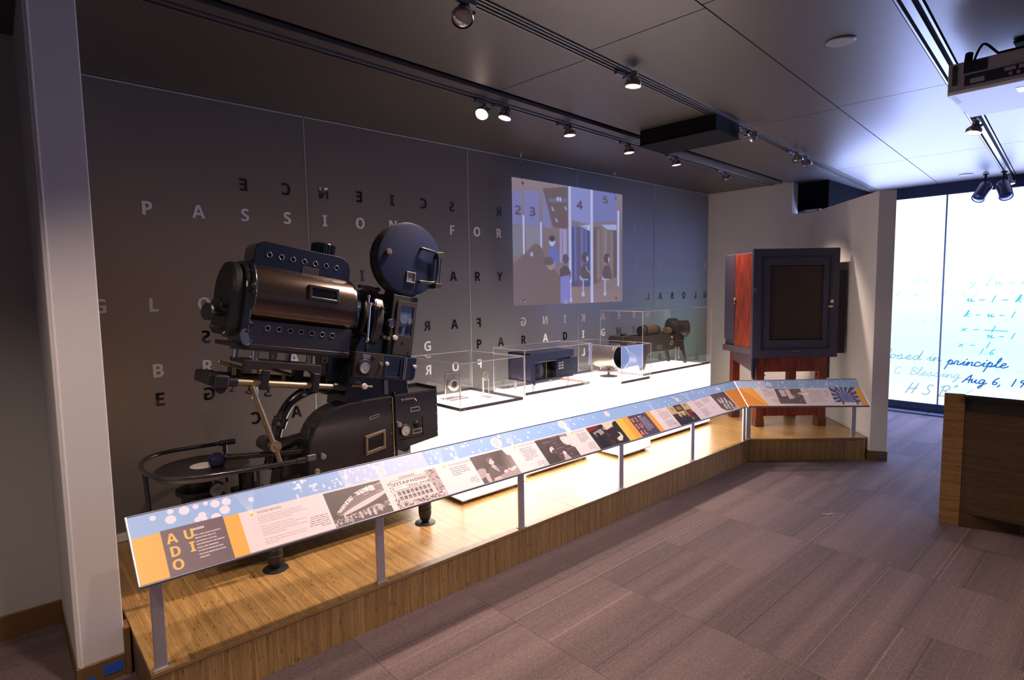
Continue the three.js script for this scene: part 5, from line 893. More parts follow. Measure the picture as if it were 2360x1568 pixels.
// ---------------------------------------------------------------- things in the covers
{
  const y0 = PT + 0.001;
  // condenser microphone in an acrylic frame
  const a = thing('microphone', 'round metal microphone capsule held in an upright clear frame, beside a smaller one', 'microphone', [2.63, y0, 0.575]);
  const fx0 = 2.548, fx1 = 2.690, fz = 0.575;
  part(a, 'base', bx(2.535, 2.735, y0, y0 + 0.008, fz - 0.06, fz + 0.05, 0.002), M.acrylicEdge);
  part(a, 'base_edge', bx(2.56, 2.735, y0, y0 + 0.004, fz + 0.05, fz + 0.053), M.dark);
  for (const x of [fx0, fx1]) part(a, 'upright', bx(x - 0.0045, x + 0.0045, y0 + 0.008, y0 + 0.212, fz - 0.0045, fz + 0.0045, 0.001), M.brightSteel);
  part(a, 'top_bar', bx(fx0 - 0.004, fx1 + 0.004, y0 + 0.206, y0 + 0.215, fz - 0.005, fz + 0.005, 0.001), M.brightSteel);
  part(a, 'frame_plate', bx(fx0, fx1, y0 + 0.045, y0 + 0.206, fz - 0.001, fz + 0.001), std([0.55, 0.52, 0.52], 0.12, 0.0, { transmission: 0.75, thickness: 0 }));
  part(a, 'capsule', lathe([[0.023, 0.0], [0.057, 0.0], [0.060, 0.006], [0.057, 0.016], [0.044, 0.020], [0.025, 0.018], [0.023, 0.004]], [2.622, y0 + 0.122, fz + 0.002], [0, 0, 1], 44), std([0.50, 0.46, 0.42], 0.25, 0.9));
  part(a, 'diaphragm', rod([2.622, y0 + 0.122, fz + 0.003], [2.622, y0 + 0.122, fz + 0.012], 0.023, 0.023, 28), std([0.05, 0.055, 0.065], 0.3, 0.4));
  const b = thing('microphone', 'tiny brass disc microphone on a slim clear stand, right of the round capsule', 'microphone', [2.845, y0, 0.70]);
  part(b, 'base', bx(2.805, 2.885, y0, y0 + 0.008, 0.66, 0.735, 0.002), M.acrylicEdge);
  part(b, 'base_edge', bx(2.825, 2.885, y0, y0 + 0.004, 0.735, 0.738), M.dark);
  part(b, 'stem', bx(2.818, 2.829, y0 + 0.008, y0 + 0.160, 0.696, 0.704, 0.001), M.cream);
  part(b, 'stem', bx(2.878, 2.884, y0 + 0.008, y0 + 0.145, 0.696, 0.702, 0.001), M.acrylicEdge);
  part(b, 'holder', torus([2.852, y0 + 0.166, 0.70], [0.2, 0, 1], 0.030, 0.004, 30, 8), M.acrylicEdge);
  part(b, 'disc', [rod([2.850, y0 + 0.166, 0.695], [2.853, y0 + 0.166, 0.707], 0.028, 0.028, 30), bx(2.849, 2.855, y0 + 0.166, y0 + 0.197, 0.706, 0.710)], std([0.42, 0.37, 0.20], 0.35, 0.8));
  // amplifier box: case, opened front with dial, green board, tube parts
  const c = thing('amplifier', 'dark blue electrical box with open front showing a dial, green board and brass parts', 'amplifier', [3.45, y0, 0.70]);
  const bx0 = 3.215, bx1 = 3.735, yb = y0 + 0.085, yt = yb + 0.235, zb = 0.56, zf = 0.83;
  const shell = part(c, 'case', [bx(bx0, bx1, yt - 0.012, yt, zb, zf, 0.003), bx(bx0, bx0 + 0.012, yb, yt, zb, zf, 0.003), bx(bx1 - 0.012, bx1, yb + 0.03, yt, zb, zf - 0.03, 0.003), bx(bx0, bx1, yb, yt, zb, zb + 0.01), bx(bx0, bx1, yb, yb + 0.012, zb, zf, 0.002)], std([0.022, 0.026, 0.060], 0.4));
  part(c, 'front_plate', plate([[bx0, yb], [bx0 + 0.050, yb - 0.03], [bx0 + 0.050, yt - 0.075], [bx1, yt - 0.060], [bx1, yt], [bx0, yt]], zf, zf + 0.006, 0.001), std([0.030, 0.036, 0.085], 0.45));
  part(c, 'dial_plate', bx(bx0 + 0.055, bx0 + 0.185, yb, yt - 0.08, zf - 0.03, zf - 0.022), std([0.03, 0.035, 0.07], 0.4));
  part(c, 'tuning_dial', lathe([[0, 0], [0.052, 0], [0.055, 0.008], [0.030, 0.012], [0.014, 0.014], [0.012, 0.022], [0, 0.022]], [bx0 + 0.112, yb + 0.080, zf - 0.022], [0, 0, 1], 40), std([0.07, 0.055, 0.06], 0.4));
  part(c, 'brass_strip', bx(bx0 + 0.052, bx0 + 0.30, yt - 0.080, yt - 0.074, zf - 0.01, zf), M.brass); part(c, 'brass_strip', bx(bx0 + 0.186, bx0 + 0.192, yb, yt - 0.08, zf - 0.02, zf - 0.005), M.brass); part(c, 'brass_strip', bx(bx0 + 0.052, bx0 + 0.36, yb - 0.004, yb + 0.010, zf - 0.02, zf - 0.002), M.agedBrass);
  part(c, 'circuit_board', bx(bx0 + 0.195, bx0 + 0.32, yb + 0.014, yb + 0.075, zb + 0.03, zf - 0.05), std([0.05, 0.075, 0.015], 0.5));
  const side = part(c, 'terminal_panel', bx(bx0 + 0.31, bx1 + 0.07, yb + 0.010, yt - 0.075, zf - 0.06, zf - 0.012, 0.003), std([0.028, 0.030, 0.062], 0.4));
  for (let i = 0; i < 3; i++) for (let j = 0; j < 4; j++) part(side, 'terminal', cb(bx0 + 0.335 + j * 0.018, yt - 0.105 - i * 0.024, zf - 0.006, 0.012, 0.014, 0.012, 0.002), j % 2 ? M.cream : M.steel);
  for (let i = 0; i < 4; i++) part(c, 'vacuum_tube', lathe([[0, 0], [0.010, 0], [0.011, 0.03], [0.009, 0.05], [0, 0.055]], [bx0 + 0.30 + i * 0.022, yb + 0.014, zf - 0.03], [0, 1, 0], 14), i % 2 ? M.brass : std([0.16, 0.05, 0.02], 0.3, 0.4));
  for (let i = 0; i < 6; i++) part(side, 'screw', rod([bx0 + 0.42 + i * 0.025, yt - 0.10 - (i % 3) * 0.03, zf - 0.012], [bx0 + 0.42 + i * 0.025, yt - 0.10 - (i % 3) * 0.03, zf - 0.008], 0.003, 0.003, 8), M.steel);
  for (const [x, z] of [[bx0 + 0.05, zf - 0.02], [bx1 - 0.04, zf - 0.03], [bx0 + 0.05, zb + 0.03], [bx1 - 0.04, zb + 0.03]]) part(c, 'clear_leg', bx(x - 0.008, x + 0.008, y0, yb - 0.002, z - 0.008, z + 0.008), M.acrylicEdge);
  // bullet-shaped horn on a round stand
  const h = thing('horn', 'bullet-shaped silver horn with dark round mouth on a round flat stand', 'horn', [4.41, y0, 0.73]);
  const f0 = V(4.345, y0 + 0.198, 0.885), dir = V(0.07, -0.07, -1).normalize();
  part(h, 'shell', lathe([[0.106, 0], [0.113, 0.002], [0.114, 0.02], [0.112, 0.12], [0.106, 0.22], [0.090, 0.32], [0.060, 0.40], [0.025, 0.45], [0, 0.46]], f0, dir, 56), std([0.56, 0.47, 0.42], 0.28, 0.85));
  part(h, 'mouth', lathe([[0.106, 0.0], [0.095, 0.035], [0.07, 0.10], [0, 0.11]], f0, dir, 48), std([0.025, 0.03, 0.055], 0.35));
  part(h, 'rim', torus(f0.toArray(), dir.toArray(), 0.110, 0.004, 56, 8), M.steel);
  part(h, 'rim', torus(f0.clone().addScaledVector(dir, 0.03).toArray(), dir.toArray(), 0.114, 0.0025, 56, 8), M.steel);
  const st = f0.clone().addScaledVector(dir, 0.16);
  part(h, 'stand', [lathe([[0, 0], [0.085, 0], [0.088, 0.004], [0.03, 0.010], [0.012, 0.022], [0.010, 0.06], [0.016, 0.075], [0, 0.075]], [st.x, y0, st.z], [0, 1, 0], 48)], std([0.10, 0.085, 0.085], 0.4, 0.3));
  part(h, 'cradle', along(new RoundedBoxGeometry(0.04, 0.20, 0.012, 2, 0.005), V(st.x + 0.01, y0 + 0.062, st.z + 0.10), V(st.x - 0.02, y0 + 0.048, st.z - 0.10)), std([0.50, 0.36, 0.30], 0.35, 0.7));
  // black four-legged machine with drum and lens tube
  const m = thing('telephotograph', 'black four-legged machine with a brass drum and a large lens tube at its right end', 'machine', [5.15, y0, 0.62]);
  const iron = std([0.045, 0.038, 0.036], 0.42, 0.2), bt = y0 + 0.338, zF = 0.735, zR = 0.505;
  const arch = [[4.62, bt], [5.56, bt], [5.64, bt - 0.02], [5.685, y0 + 0.16], [5.738, y0], [5.690, y0], [5.670, y0 + 0.06], [5.635, y0 + 0.125], [5.575, y0 + 0.165], [5.50, y0 + 0.175], [5.40, y0 + 0.17], [5.05, y0 + 0.172], [4.995, y0 + 0.16], [4.965, y0 + 0.12], [4.945, y0 + 0.03], [4.925, y0], [4.875, y0], [4.855, y0 + 0.03], [4.82, y0 + 0.10], [4.76, y0 + 0.17], [4.66, y0 + 0.22], [4.62, y0 + 0.23]];
  part(m, 'side_casting', plate(arch, zF - 0.020, zF, 0.003), iron);
  part(m, 'side_casting', plate(arch, zR, zR + 0.020, 0.003), iron);
  part(m, 'bed', bx(4.63, 5.55, bt - 0.13, bt - 0.004, zR + 0.020, zF - 0.020, 0.004), iron);
  for (const z of [zR + 0.03, zF - 0.03]) part(m, 'slide_rail', bx(4.63, 5.40, bt - 0.004, bt + 0.010, z - 0.012, z + 0.012, 0.002), M.brownBlack);
  part(m, 'end_clamp', [bx(4.585, 4.71, bt - 0.03, bt + 0.030, zR + 0.04, zF - 0.01, 0.012), rod([4.63, bt + 0.03, zF - 0.06], [4.68, bt + 0.040, zF - 0.06], 0.024, 0.024, 18)], M.brownBlack);
  const zd = 0.66;
  part(m, 'drum', rod([5.02, bt + 0.062, zd], [5.20, bt + 0.062, zd], 0.056, 0.056, 40), std([0.15, 0.115, 0.060], 0.45, 0.5));
  for (const x of [4.985, 5.235]) part(m, 'drum_end', [rod([x - 0.025, bt + 0.058, zd], [x + 0.02, bt + 0.058, zd], 0.050, 0.050, 32), bx(x - 0.014, x + 0.014, bt, bt + 0.05, zd - 0.04, zd + 0.04, 0.003)], M.brownBlack);
  part(m, 'drive', [rod([5.26, bt + 0.030, zd], [5.42, bt + 0.030, zd], 0.018, 0.018, 18), rod([5.36, bt + 0.035, zd + 0.03], [5.44, bt + 0.035, zd + 0.03], 0.040, 0.040, 26), ball([5.415, bt - 0.030, zF + 0.008], 0.014)], M.agedBrass);
  const lc = [5.575, bt + 0.052, 0.64], ld = [0.80, -0.03, 0.60];
  part(m, 'lens_housing', lathe([[0, -0.05], [0.095, -0.05], [0.112, -0.035], [0.112, 0.045], [0.096, 0.06], [0.088, 0.06], [0.088, 0.150], [0.093, 0.155], [0.093, 0.172], [0.078, 0.174], [0.074, 0.12], [0, 0.11]], lc, ld, 48), iron);
  const le = V(...ld).normalize().multiplyScalar(0.115).add(v3(lc));
  part(m, 'lens', lathe([[0.072, 0], [0.05, 0.012], [0, 0.018]], le.toArray(), ld, 32), std([0.01, 0.01, 0.014], 0.06, 0.2, { clearcoat: 1 }));
  part(m, 'lens_bracket', bx(5.48, 5.66, bt - 0.08, bt - 0.005, 0.58, zF + 0.01, 0.006), iron);
  for (const [x, q, h0, h1] of [[5.50, 0.007, 0.05, 0.20], [5.56, 0.009, 0.06, 0.19]]) part(m, 'adjusting_screw', rod([x, y0 + h0, zF + 0.004], [x, y0 + h1, zF + 0.004], q, q, 12), M.steel);
  part(m, 'maker_plate', plate(rectPts(5.15, 5.24, bt - 0.145, bt - 0.100), zF, zF + 0.0025, 0.0006, [rectPts(5.16, 5.23, bt - 0.14, bt - 0.13), rectPts(5.16, 5.23, bt - 0.12, bt - 0.11)]), M.agedBrass);
  part(m, 'bright_lens', lathe([[0, 0], [0.034, 0], [0.030, 0.012], [0, 0.02]], [5.42, bt - 0.085, zF], [-0.2, 0.1, 1], 28), std([0.42, 0.40, 0.32], 0.15, 0.9));
}

// ---------------------------------------------------------------- hanging picture panel
{
  const X0 = 3.665, X1 = 5.325, Y0 = 1.580, Y1 = 2.772, Z = 0.148;
  const t = thing('hanging_screen', 'frosted hanging screen before the glass wall, showing a blue picture of numbered booths', 'screen', [(X0 + X1) / 2, Y0, Z]);
  const img = canvasTexture(1024, 736, (c, w, h) => {
    c.fillStyle = '#8d7a78'; c.fillRect(0, 0, w, h);
    c.save(); c.scale(w / 1050, h / 1170);
    const P4 = (p, f) => poly(c, p, f), lin = (x0, x1, a, b) => { const g = c.createLinearGradient(x0, 0, x1, 0); g.addColorStop(0, a); g.addColorStop(0.5, b); g.addColorStop(1, a); return g; };
    const g0 = c.createLinearGradient(0, 0, 0, 1170); g0.addColorStop(0, '#988380'); g0.addColorStop(0.5, '#7f6f6e'); g0.addColorStop(1, '#94807c'); c.fillStyle = g0; c.fillRect(0, 0, 1050, 1170);
    // upper numbered boards
    P4([[0, 130], [75, 105], [75, 415], [0, 420]], '#7d7fb4'); P4([[95, 105], [215, 90], [215, 425], [95, 425]], '#8084bd'); P4([[245, 85], [260, 85], [330, 430], [250, 420]], '#8085ba');
    P4([[495, 0], [700, 0], [700, 360], [495, 330]], '#8f9ad6'); P4([[730, 0], [990, 0], [990, 300], [730, 330]], '#7681bd'); P4([[250, 60], [480, 10], [490, 420], [345, 420]], '#66564f');
    P4([[300, 150], [470, 120], [470, 160], [305, 185]], '#6e7094'); for (const [x, y] of [[385, 140], [408, 140]]) blob(c, x, y, 8, 22, '#d9e2ff'); for (const [x, y] of [[340, 245], [458, 222], [372, 350]]) blob(c, x, y, 10, 24, '#8fa8ec', -0.4);
    c.fillStyle = '#4f4450'; c.font = 'bold 110px sans-serif'; c.fillText('2', 10, 330); c.fillText('3', 130, 330); c.fillText('4', 565, 210); c.fillText('5', 830, 120);
    // openings, curtains and lit ceilings
    P4([[0, 440], [70, 430], [70, 700], [0, 720]], '#7c8088'); P4([[100, 435], [215, 425], [215, 690], [110, 740]], '#8a8c93'); P4([[500, 400], [700, 380], [700, 1000], [500, 1000]], lin(500, 700, '#3b4a84', '#66566a')); P4([[720, 380], [980, 350], [985, 900], [725, 980]], lin(720, 985, '#5e4c4a', '#8a8076'));
    P4([[590, 380], [700, 360], [715, 430], [650, 410]], '#cfe2f6'); P4([[810, 350], [985, 330], [985, 395], [880, 390]], '#b3c6f4');
    for (const [x, wd, y0, y1] of [[75, 20, 330, 690], [222, 20, 380, 660], [480, 34, 0, 960], [698, 34, 0, 1170], [990, 26, 180, 1000]]) { const g = lin(x, x + wd, '#8c9be6', '#f2f7ff'); c.fillStyle = g; c.fillRect(x, y0, wd, y1 - y0); }
    for (const [x, wd] of [[530, 40], [590, 50], [640, 30]]) { c.fillStyle = lin(x, x + wd, 'rgba(60,85,160,.2)', 'rgba(120,140,215,.8)'); c.fillRect(x, 380, wd, 560); }
    for (const [x, wd] of [[395, 30], [420, 44], [450, 20]]) { c.fillStyle = lin(x, x + wd, 'rgba(150,140,205,.3)', 'rgba(200,190,245,.9)'); c.fillRect(x, 430, wd, 330); }
    for (const x of [760, 840, 905]) { c.fillStyle = lin(x, x + 46, 'rgba(120,105,92,.2)', 'rgba(165,158,150,.7)'); c.fillRect(x, 400, 46, 520); }
    // people: seated and standing shapes
    const body = (d, f) => curve(c, d, f);
    body([['moveTo', 0, 780], ['quadraticCurveTo', 90, 700, 160, 600], ['quadraticCurveTo', 230, 560, 260, 700], ['quadraticCurveTo', 330, 800, 400, 900], ['lineTo', 420, 1170], ['lineTo', 0, 1170]], 'rgba(112,94,90,.95)');
    blob(c, 330, 560, 28, 44, '#c9d4ff'); blob(c, 330, 530, 26, 30, '#3c3550'); body([['moveTo', 300, 640], ['lineTo', 345, 590], ['lineTo', 390, 650], ['lineTo', 380, 800], ['lineTo', 300, 760]], '#6272c6'); blob(c, 318, 780, 40, 54, '#a58d92'); blob(c, 300, 750, 44, 40, '#63524e'); blob(c, 150, 690, 14, 22, '#a9bcf2');
    blob(c, 455, 720, 30, 48, '#5a4c50'); body([['moveTo', 400, 830], ['quadraticCurveTo', 460, 740, 500, 850], ['lineTo', 510, 930], ['lineTo', 400, 940]], '#54464c'); body([['moveTo', 405, 900], ['lineTo', 490, 880], ['lineTo', 500, 1160], ['lineTo', 405, 1160]], '#7f86d2'); c.fillStyle = '#b9a3b8'; c.fillRect(440, 1130, 24, 40);
    for (const x of [640, 870]) { blob(c, x + 6, 700, 34, 52, '#4d4246'); blob(c, x + 28, 712, 10, 30, '#c2c4da'); body([['moveTo', x - 50, 900], ['quadraticCurveTo', x - 40, 760, x + 20, 770], ['quadraticCurveTo', x + 60, 800, x + 60, 930]], '#5c4d4e'); body([['moveTo', x - 50, 870], ['lineTo', x - 30, 920], ['lineTo', x + 40, 920], ['lineTo', x + 40, 934], ['lineTo', x - 44, 934]], '#c6d2ff'); c.fillStyle = '#c6d2ff'; c.fillRect(x - 22, 935, 12, 140); blob(c, x - 16, 1080, 16, 24, '#c0cdf8'); }
    c.strokeStyle = '#d6deff'; c.lineWidth = 7; c.beginPath(); c.moveTo(655, 790); c.quadraticCurveTo(665, 850, 700, 850); c.stroke(); c.fillStyle = '#c4cffb'; c.fillRect(497, 900, 12, 230); c.fillRect(490, 1120, 26, 36);
    c.restore();
    const small = document.createElement('canvas'); small.width = 190; small.height = 137; const sc = small.getContext('2d'); sc.drawImage(c.canvas, 0, 0, 190, 137); c.imageSmoothingEnabled = true; c.drawImage(small, 0, 0, w, h); c.globalAlpha = 0.28; c.fillStyle = '#8d7b80'; c.fillRect(0, 0, w, h); c.globalAlpha = 1;
  });
  const shine = new THREE.MeshPhysicalMaterial({ map: img, color: 0x9a9a9a, roughness: 0.55, emissive: new THREE.Color().setRGB(0.82, 0.86, 1.02), emissiveMap: img, emissiveIntensity: 0.8 });
  const g = clean(bx(X0, X1, Y0, Y1, Z - 0.005, Z + 0.005)), p = g.attributes.position, uv = g.attributes.uv;
  for (let i = 0; i < p.count; i++) uv.setXY(i, (p.getX(i) - X0) / (X1 - X0), (p.getY(i) - Y0) / (Y1 - Y0));
  part(t, 'panel', g, shine);
  for (const [x, y] of [[X0 + 0.13, Y1 - 0.045], [X1 - 0.115, Y1 - 0.05], [X0 + 0.13, Y0 + 0.04], [X1 - 0.115, Y0 + 0.035]]) part(t, 'clamp', [lathe([[0, 0], [0.013, 0], [0.013, 0.006], [0.009, 0.010], [0, 0.010]], [x, y, Z + 0.005], [0, 0, 1], 18), rod([x, y + 0.02, Z + 0.008], [x, y - 0.02, Z + 0.008], 0.004, 0.004, 8)], M.steel);
  for (const x of [X0 + 0.115, X1 - 0.14]) {
    part(t, 'hanger', lathe([[0, 0], [0.007, 0], [0.007, 0.06], [0.010, 0.064], [0.010, 0.076], [0.026, 0.080], [0.026, 0.086], [0, 0.086]], [x, HC - 0.087, Z], [0, 1, 0], 20), M.steel);
    part(t, 'cable', rod([x, Y1 - 0.04, Z + 0.009], [x, HC - 0.085, Z], 0.0014, 0.0014, 6), M.aluDark);
  }
}

// ---------------------------------------------------------------- dark wooden loudspeaker cabinet on a stand
{
  const ux = 0.74 / 0.9996, uz = 0.672 / 0.9996, O = [6.008, 1.42], turnY = Math.atan2(-uz, ux);
  const t = thing('speaker_cabinet', 'tall old wooden loudspeaker cabinet with slatted grille, dark navy front and red-brown stand', 'cabinet', [6.25, HP, 1.55]);
  const W = (u, y, w) => [O[0] + ux * u + uz * w, y, O[1] + uz * u - ux * w];        // w: depth towards the wall
  const L = (g) => g.rotateY(turnY).translate(O[0], 0, O[1]);                          // built with u = x, depth = -z
  const P = (pts, w0, w1, bevel = 0, holes = []) => L(plate(pts, -w1, -w0, bevel, holes));
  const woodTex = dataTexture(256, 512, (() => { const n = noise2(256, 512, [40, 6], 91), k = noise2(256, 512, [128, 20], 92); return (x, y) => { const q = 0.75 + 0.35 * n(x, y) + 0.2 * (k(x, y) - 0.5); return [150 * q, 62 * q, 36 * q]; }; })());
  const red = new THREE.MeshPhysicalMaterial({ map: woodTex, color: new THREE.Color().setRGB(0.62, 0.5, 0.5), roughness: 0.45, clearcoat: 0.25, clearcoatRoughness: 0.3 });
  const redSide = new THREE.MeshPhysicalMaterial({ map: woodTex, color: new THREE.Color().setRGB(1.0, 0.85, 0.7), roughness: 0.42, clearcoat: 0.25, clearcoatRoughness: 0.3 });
  // front: outer frame, inner frame, slats
  const frame = part(t, 'front_frame', P(rectPts(-0.072, 0.832, 0.968, 2.118), 0.0, 0.045, 0.004, [rectPts(0.012, 0.748, 1.055, 2.030)]), M.navy);
  part(frame, 'bead', P(rectPts(0.006, 0.754, 1.049, 2.036), -0.004, 0.012, 0.002, [rectPts(0.022, 0.738, 1.065, 2.020)]), std([0.030, 0.028, 0.055], 0.5));
  part(frame, 'inner_frame', P(rectPts(0.012, 0.748, 1.055, 2.030), 0.012, 0.040, 0.003, [rectPts(0.112, 0.680, 1.155, 1.943)]), M.navy);
  const sl = M.slat = std([0.085, 0.052, 0.038], 0.5), slat = new RoundedBoxGeometry(0.566, 0.0095, 0.016, 1, 0.003), n = 56;
  const grille = part(t, 'grille_back', P(rectPts(0.112, 0.680, 1.155, 1.943), 0.062, 0.066), M.dark);
  for (let i = 0; i < n; i++) part(grille, 'slat', L(slat.clone().translate(0.396, 1.163 + (i + 0.5) * (0.772 / n), -0.040)), sl);
  part(frame, 'lock', [L(rod([0.752, 1.56, 0.0], [0.752, 1.56, 0.016], 0.020, 0.018, 20))], M.brass);
  part(frame, 'lock_plate', [P(rectPts(0.722, 0.768, 1.496, 1.514), -0.006, 0.0, 0.001)], M.brass);
  part(frame, 'badge', [P(rectPts(0.36, 0.44, 1.030, 1.044), -0.002, 0.0, 0.0005)], std([0.13, 0.13, 0.17], 0.5));
  part(frame, 'hinge', [P(rectPts(-0.072, -0.040, 1.66, 1.71), -0.003, 0.0)], std([0.14, 0.13, 0.15], 0.4, 0.3));
  // body widening towards the back, with red-brown door in its left side
  const y0 = 1.035, y1 = 2.085, A = [-0.045, 0.048], B = [-0.150, 0.56], C = [0.86, 0.56], D = [0.805, 0.048];
  const q = ([u, w]) => { const p = W(u, 0, w); return [p[0], p[2]]; };
  part(t, 'body', prism([A, D, C, B].map(q), y0, y1, 0.004), M.navy);
  const lat = (s, d) => { const u = A[0] + (B[0] - A[0]) * s, w = A[1] + (B[1] - A[1]) * s; return [u - 0.98 * d, w - 0.2 * d]; };
  const sidePanel = (s0, s1, ya, yb, d0, d1) => hexa([W(lat(s0, d0)[0], ya, lat(s0, d0)[1]), W(lat(s1, d0)[0], ya, lat(s1, d0)[1]), W(lat(s1, d0)[0], yb, lat(s1, d0)[1]), W(lat(s0, d0)[0], yb, lat(s0, d0)[1])], [W(lat(s0, d1)[0], ya, lat(s0, d1)[1]), W(lat(s1, d1)[0], ya, lat(s1, d1)[1]), W(lat(s1, d1)[0], yb, lat(s1, d1)[1]), W(lat(s0, d1)[0], yb, lat(s0, d1)[1])]);
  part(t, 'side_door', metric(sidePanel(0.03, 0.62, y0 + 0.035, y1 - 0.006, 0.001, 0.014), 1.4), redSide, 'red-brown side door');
  part(t, 'side_post', sidePanel(0.63, 1.0, y0 + 0.10, y1 - 0.006, 0.001, 0.016), std([0.07, 0.055, 0.085], 0.45));
  part(t, 'dark_side_strip', P(rectPts(0.834, 0.925, 1.005, 1.885), 0.03, 0.075, 0.004), std([0.022, 0.020, 0.030], 0.6));  // dark upright strip at the right of the front frame
  part(t, 'side_plinth', metric(sidePanel(0.0, 1.03, y0 - 0.035, y0 + 0.034, 0.0, 0.024), 1.4), std([0.09, 0.06, 0.075], 0.5));
  part(t, 'side_lock', [ball(W(lat(0.6, 0.022)[0], 1.585, lat(0.6, 0.022)[1]), 0.017), ball(W(lat(0.6, 0.022)[0], 1.545, lat(0.6, 0.022)[1]), 0.012)], M.brass);
  // boards behind the front legs, stand with rails and legs
  part(t, 'side_board', P([[-0.068, 0.80], [-0.058, 0.74], [-0.035, 0.74], [-0.016, 0.97], [-0.068, 0.97]], 0.0, 0.03, 0.002), M.blueBlack);
  part(t, 'side_board', P(rectPts(0.742, 0.772, 0.74, 0.97), 0.03, 0.06, 0.002), M.blueBlack);
  const legs = [[0.030, 0.02], [0.695, 0.02], [-0.045, 0.50], [0.605, 0.50]];
  for (const [u, w] of legs) {
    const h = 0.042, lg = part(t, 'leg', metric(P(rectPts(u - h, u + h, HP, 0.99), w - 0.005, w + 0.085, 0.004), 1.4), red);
    part(lg, 'shoe', P(rectPts(u - 0.048, u + 0.048, HP, HP + 0.085), w - 0.010, w + 0.090, 0.004), std([0.10, 0.035, 0.018], 0.5));
  }
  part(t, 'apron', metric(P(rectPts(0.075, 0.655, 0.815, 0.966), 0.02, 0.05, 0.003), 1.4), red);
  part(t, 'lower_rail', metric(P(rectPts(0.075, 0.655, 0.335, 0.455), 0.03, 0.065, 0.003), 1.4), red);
  part(t, 'side_apron', metric(hexa([W(-0.02, 0.80, 0.10), W(-0.085, 0.90, 0.50), W(-0.085, 1.0, 0.50), W(-0.02, 1.0, 0.10)], [W(0.0, 0.80, 0.10), W(-0.065, 0.90, 0.50), W(-0.065, 1.0, 0.50), W(0.0, 1.0, 0.10)]), 1.4), std([0.09, 0.05, 0.06], 0.5));
  for (const u of [0.078, 0.652]) part(t, 'wing_nut', [L(rod([u, 0.775, -0.05], [u + (u < 0.3 ? 0.016 : -0.016), 0.775, -0.05], 0.008, 0.006, 10))], M.blackSatin);
}

// ---------------------------------------------------------------- wooden counter at the right edge
{
  const t = thing('reception_counter', 'wood-veneered counter at the right edge, its recessed front painted dark for shade', 'counter', [5.4, 0, 3.9]);
  const veneer = bamboo(true, [0.62, 0.55, 0.50], 0.5), veneer2 = bamboo(true, [0.16, 0.13, 0.09], 0.55);  // second veneer darkened: vignette shade painted into its colour
  const round = [[4.985, 3.232], [5.0, 3.335], [5.06, 3.50], [5.16, 3.66], [5.30, 3.82], [5.30, 4.9], [5.9, 4.9], [5.9, 3.232]];
  part(t, 'body', metric(prism([[5.035, 3.345], [5.10, 4.9], [5.30, 4.9], [5.30, 3.345]].reverse(), 0.10, 0.93, 0.002)), std([0.022, 0.017, 0.012], 0.6));  // body colour near black, holding the same painted shade
  part(t, 'end_panel', metric(prism([[4.985, 3.232], [5.015, 3.345], [5.30, 3.345], [5.30, 3.232]].reverse(), 0.0, 0.953, 0.002)), veneer);
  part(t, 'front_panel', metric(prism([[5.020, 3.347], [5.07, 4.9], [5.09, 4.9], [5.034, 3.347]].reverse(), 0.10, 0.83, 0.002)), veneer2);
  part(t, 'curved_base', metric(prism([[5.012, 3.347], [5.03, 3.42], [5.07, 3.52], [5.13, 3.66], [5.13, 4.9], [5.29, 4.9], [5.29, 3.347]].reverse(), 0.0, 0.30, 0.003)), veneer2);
  part(t, 'top', prism([[4.985, 3.346], [5.05, 4.9], [5.31, 4.9], [5.31, 3.346]].reverse(), 0.93, 0.953, 0.003), std([0.02, 0.02, 0.02], 0.25));
}

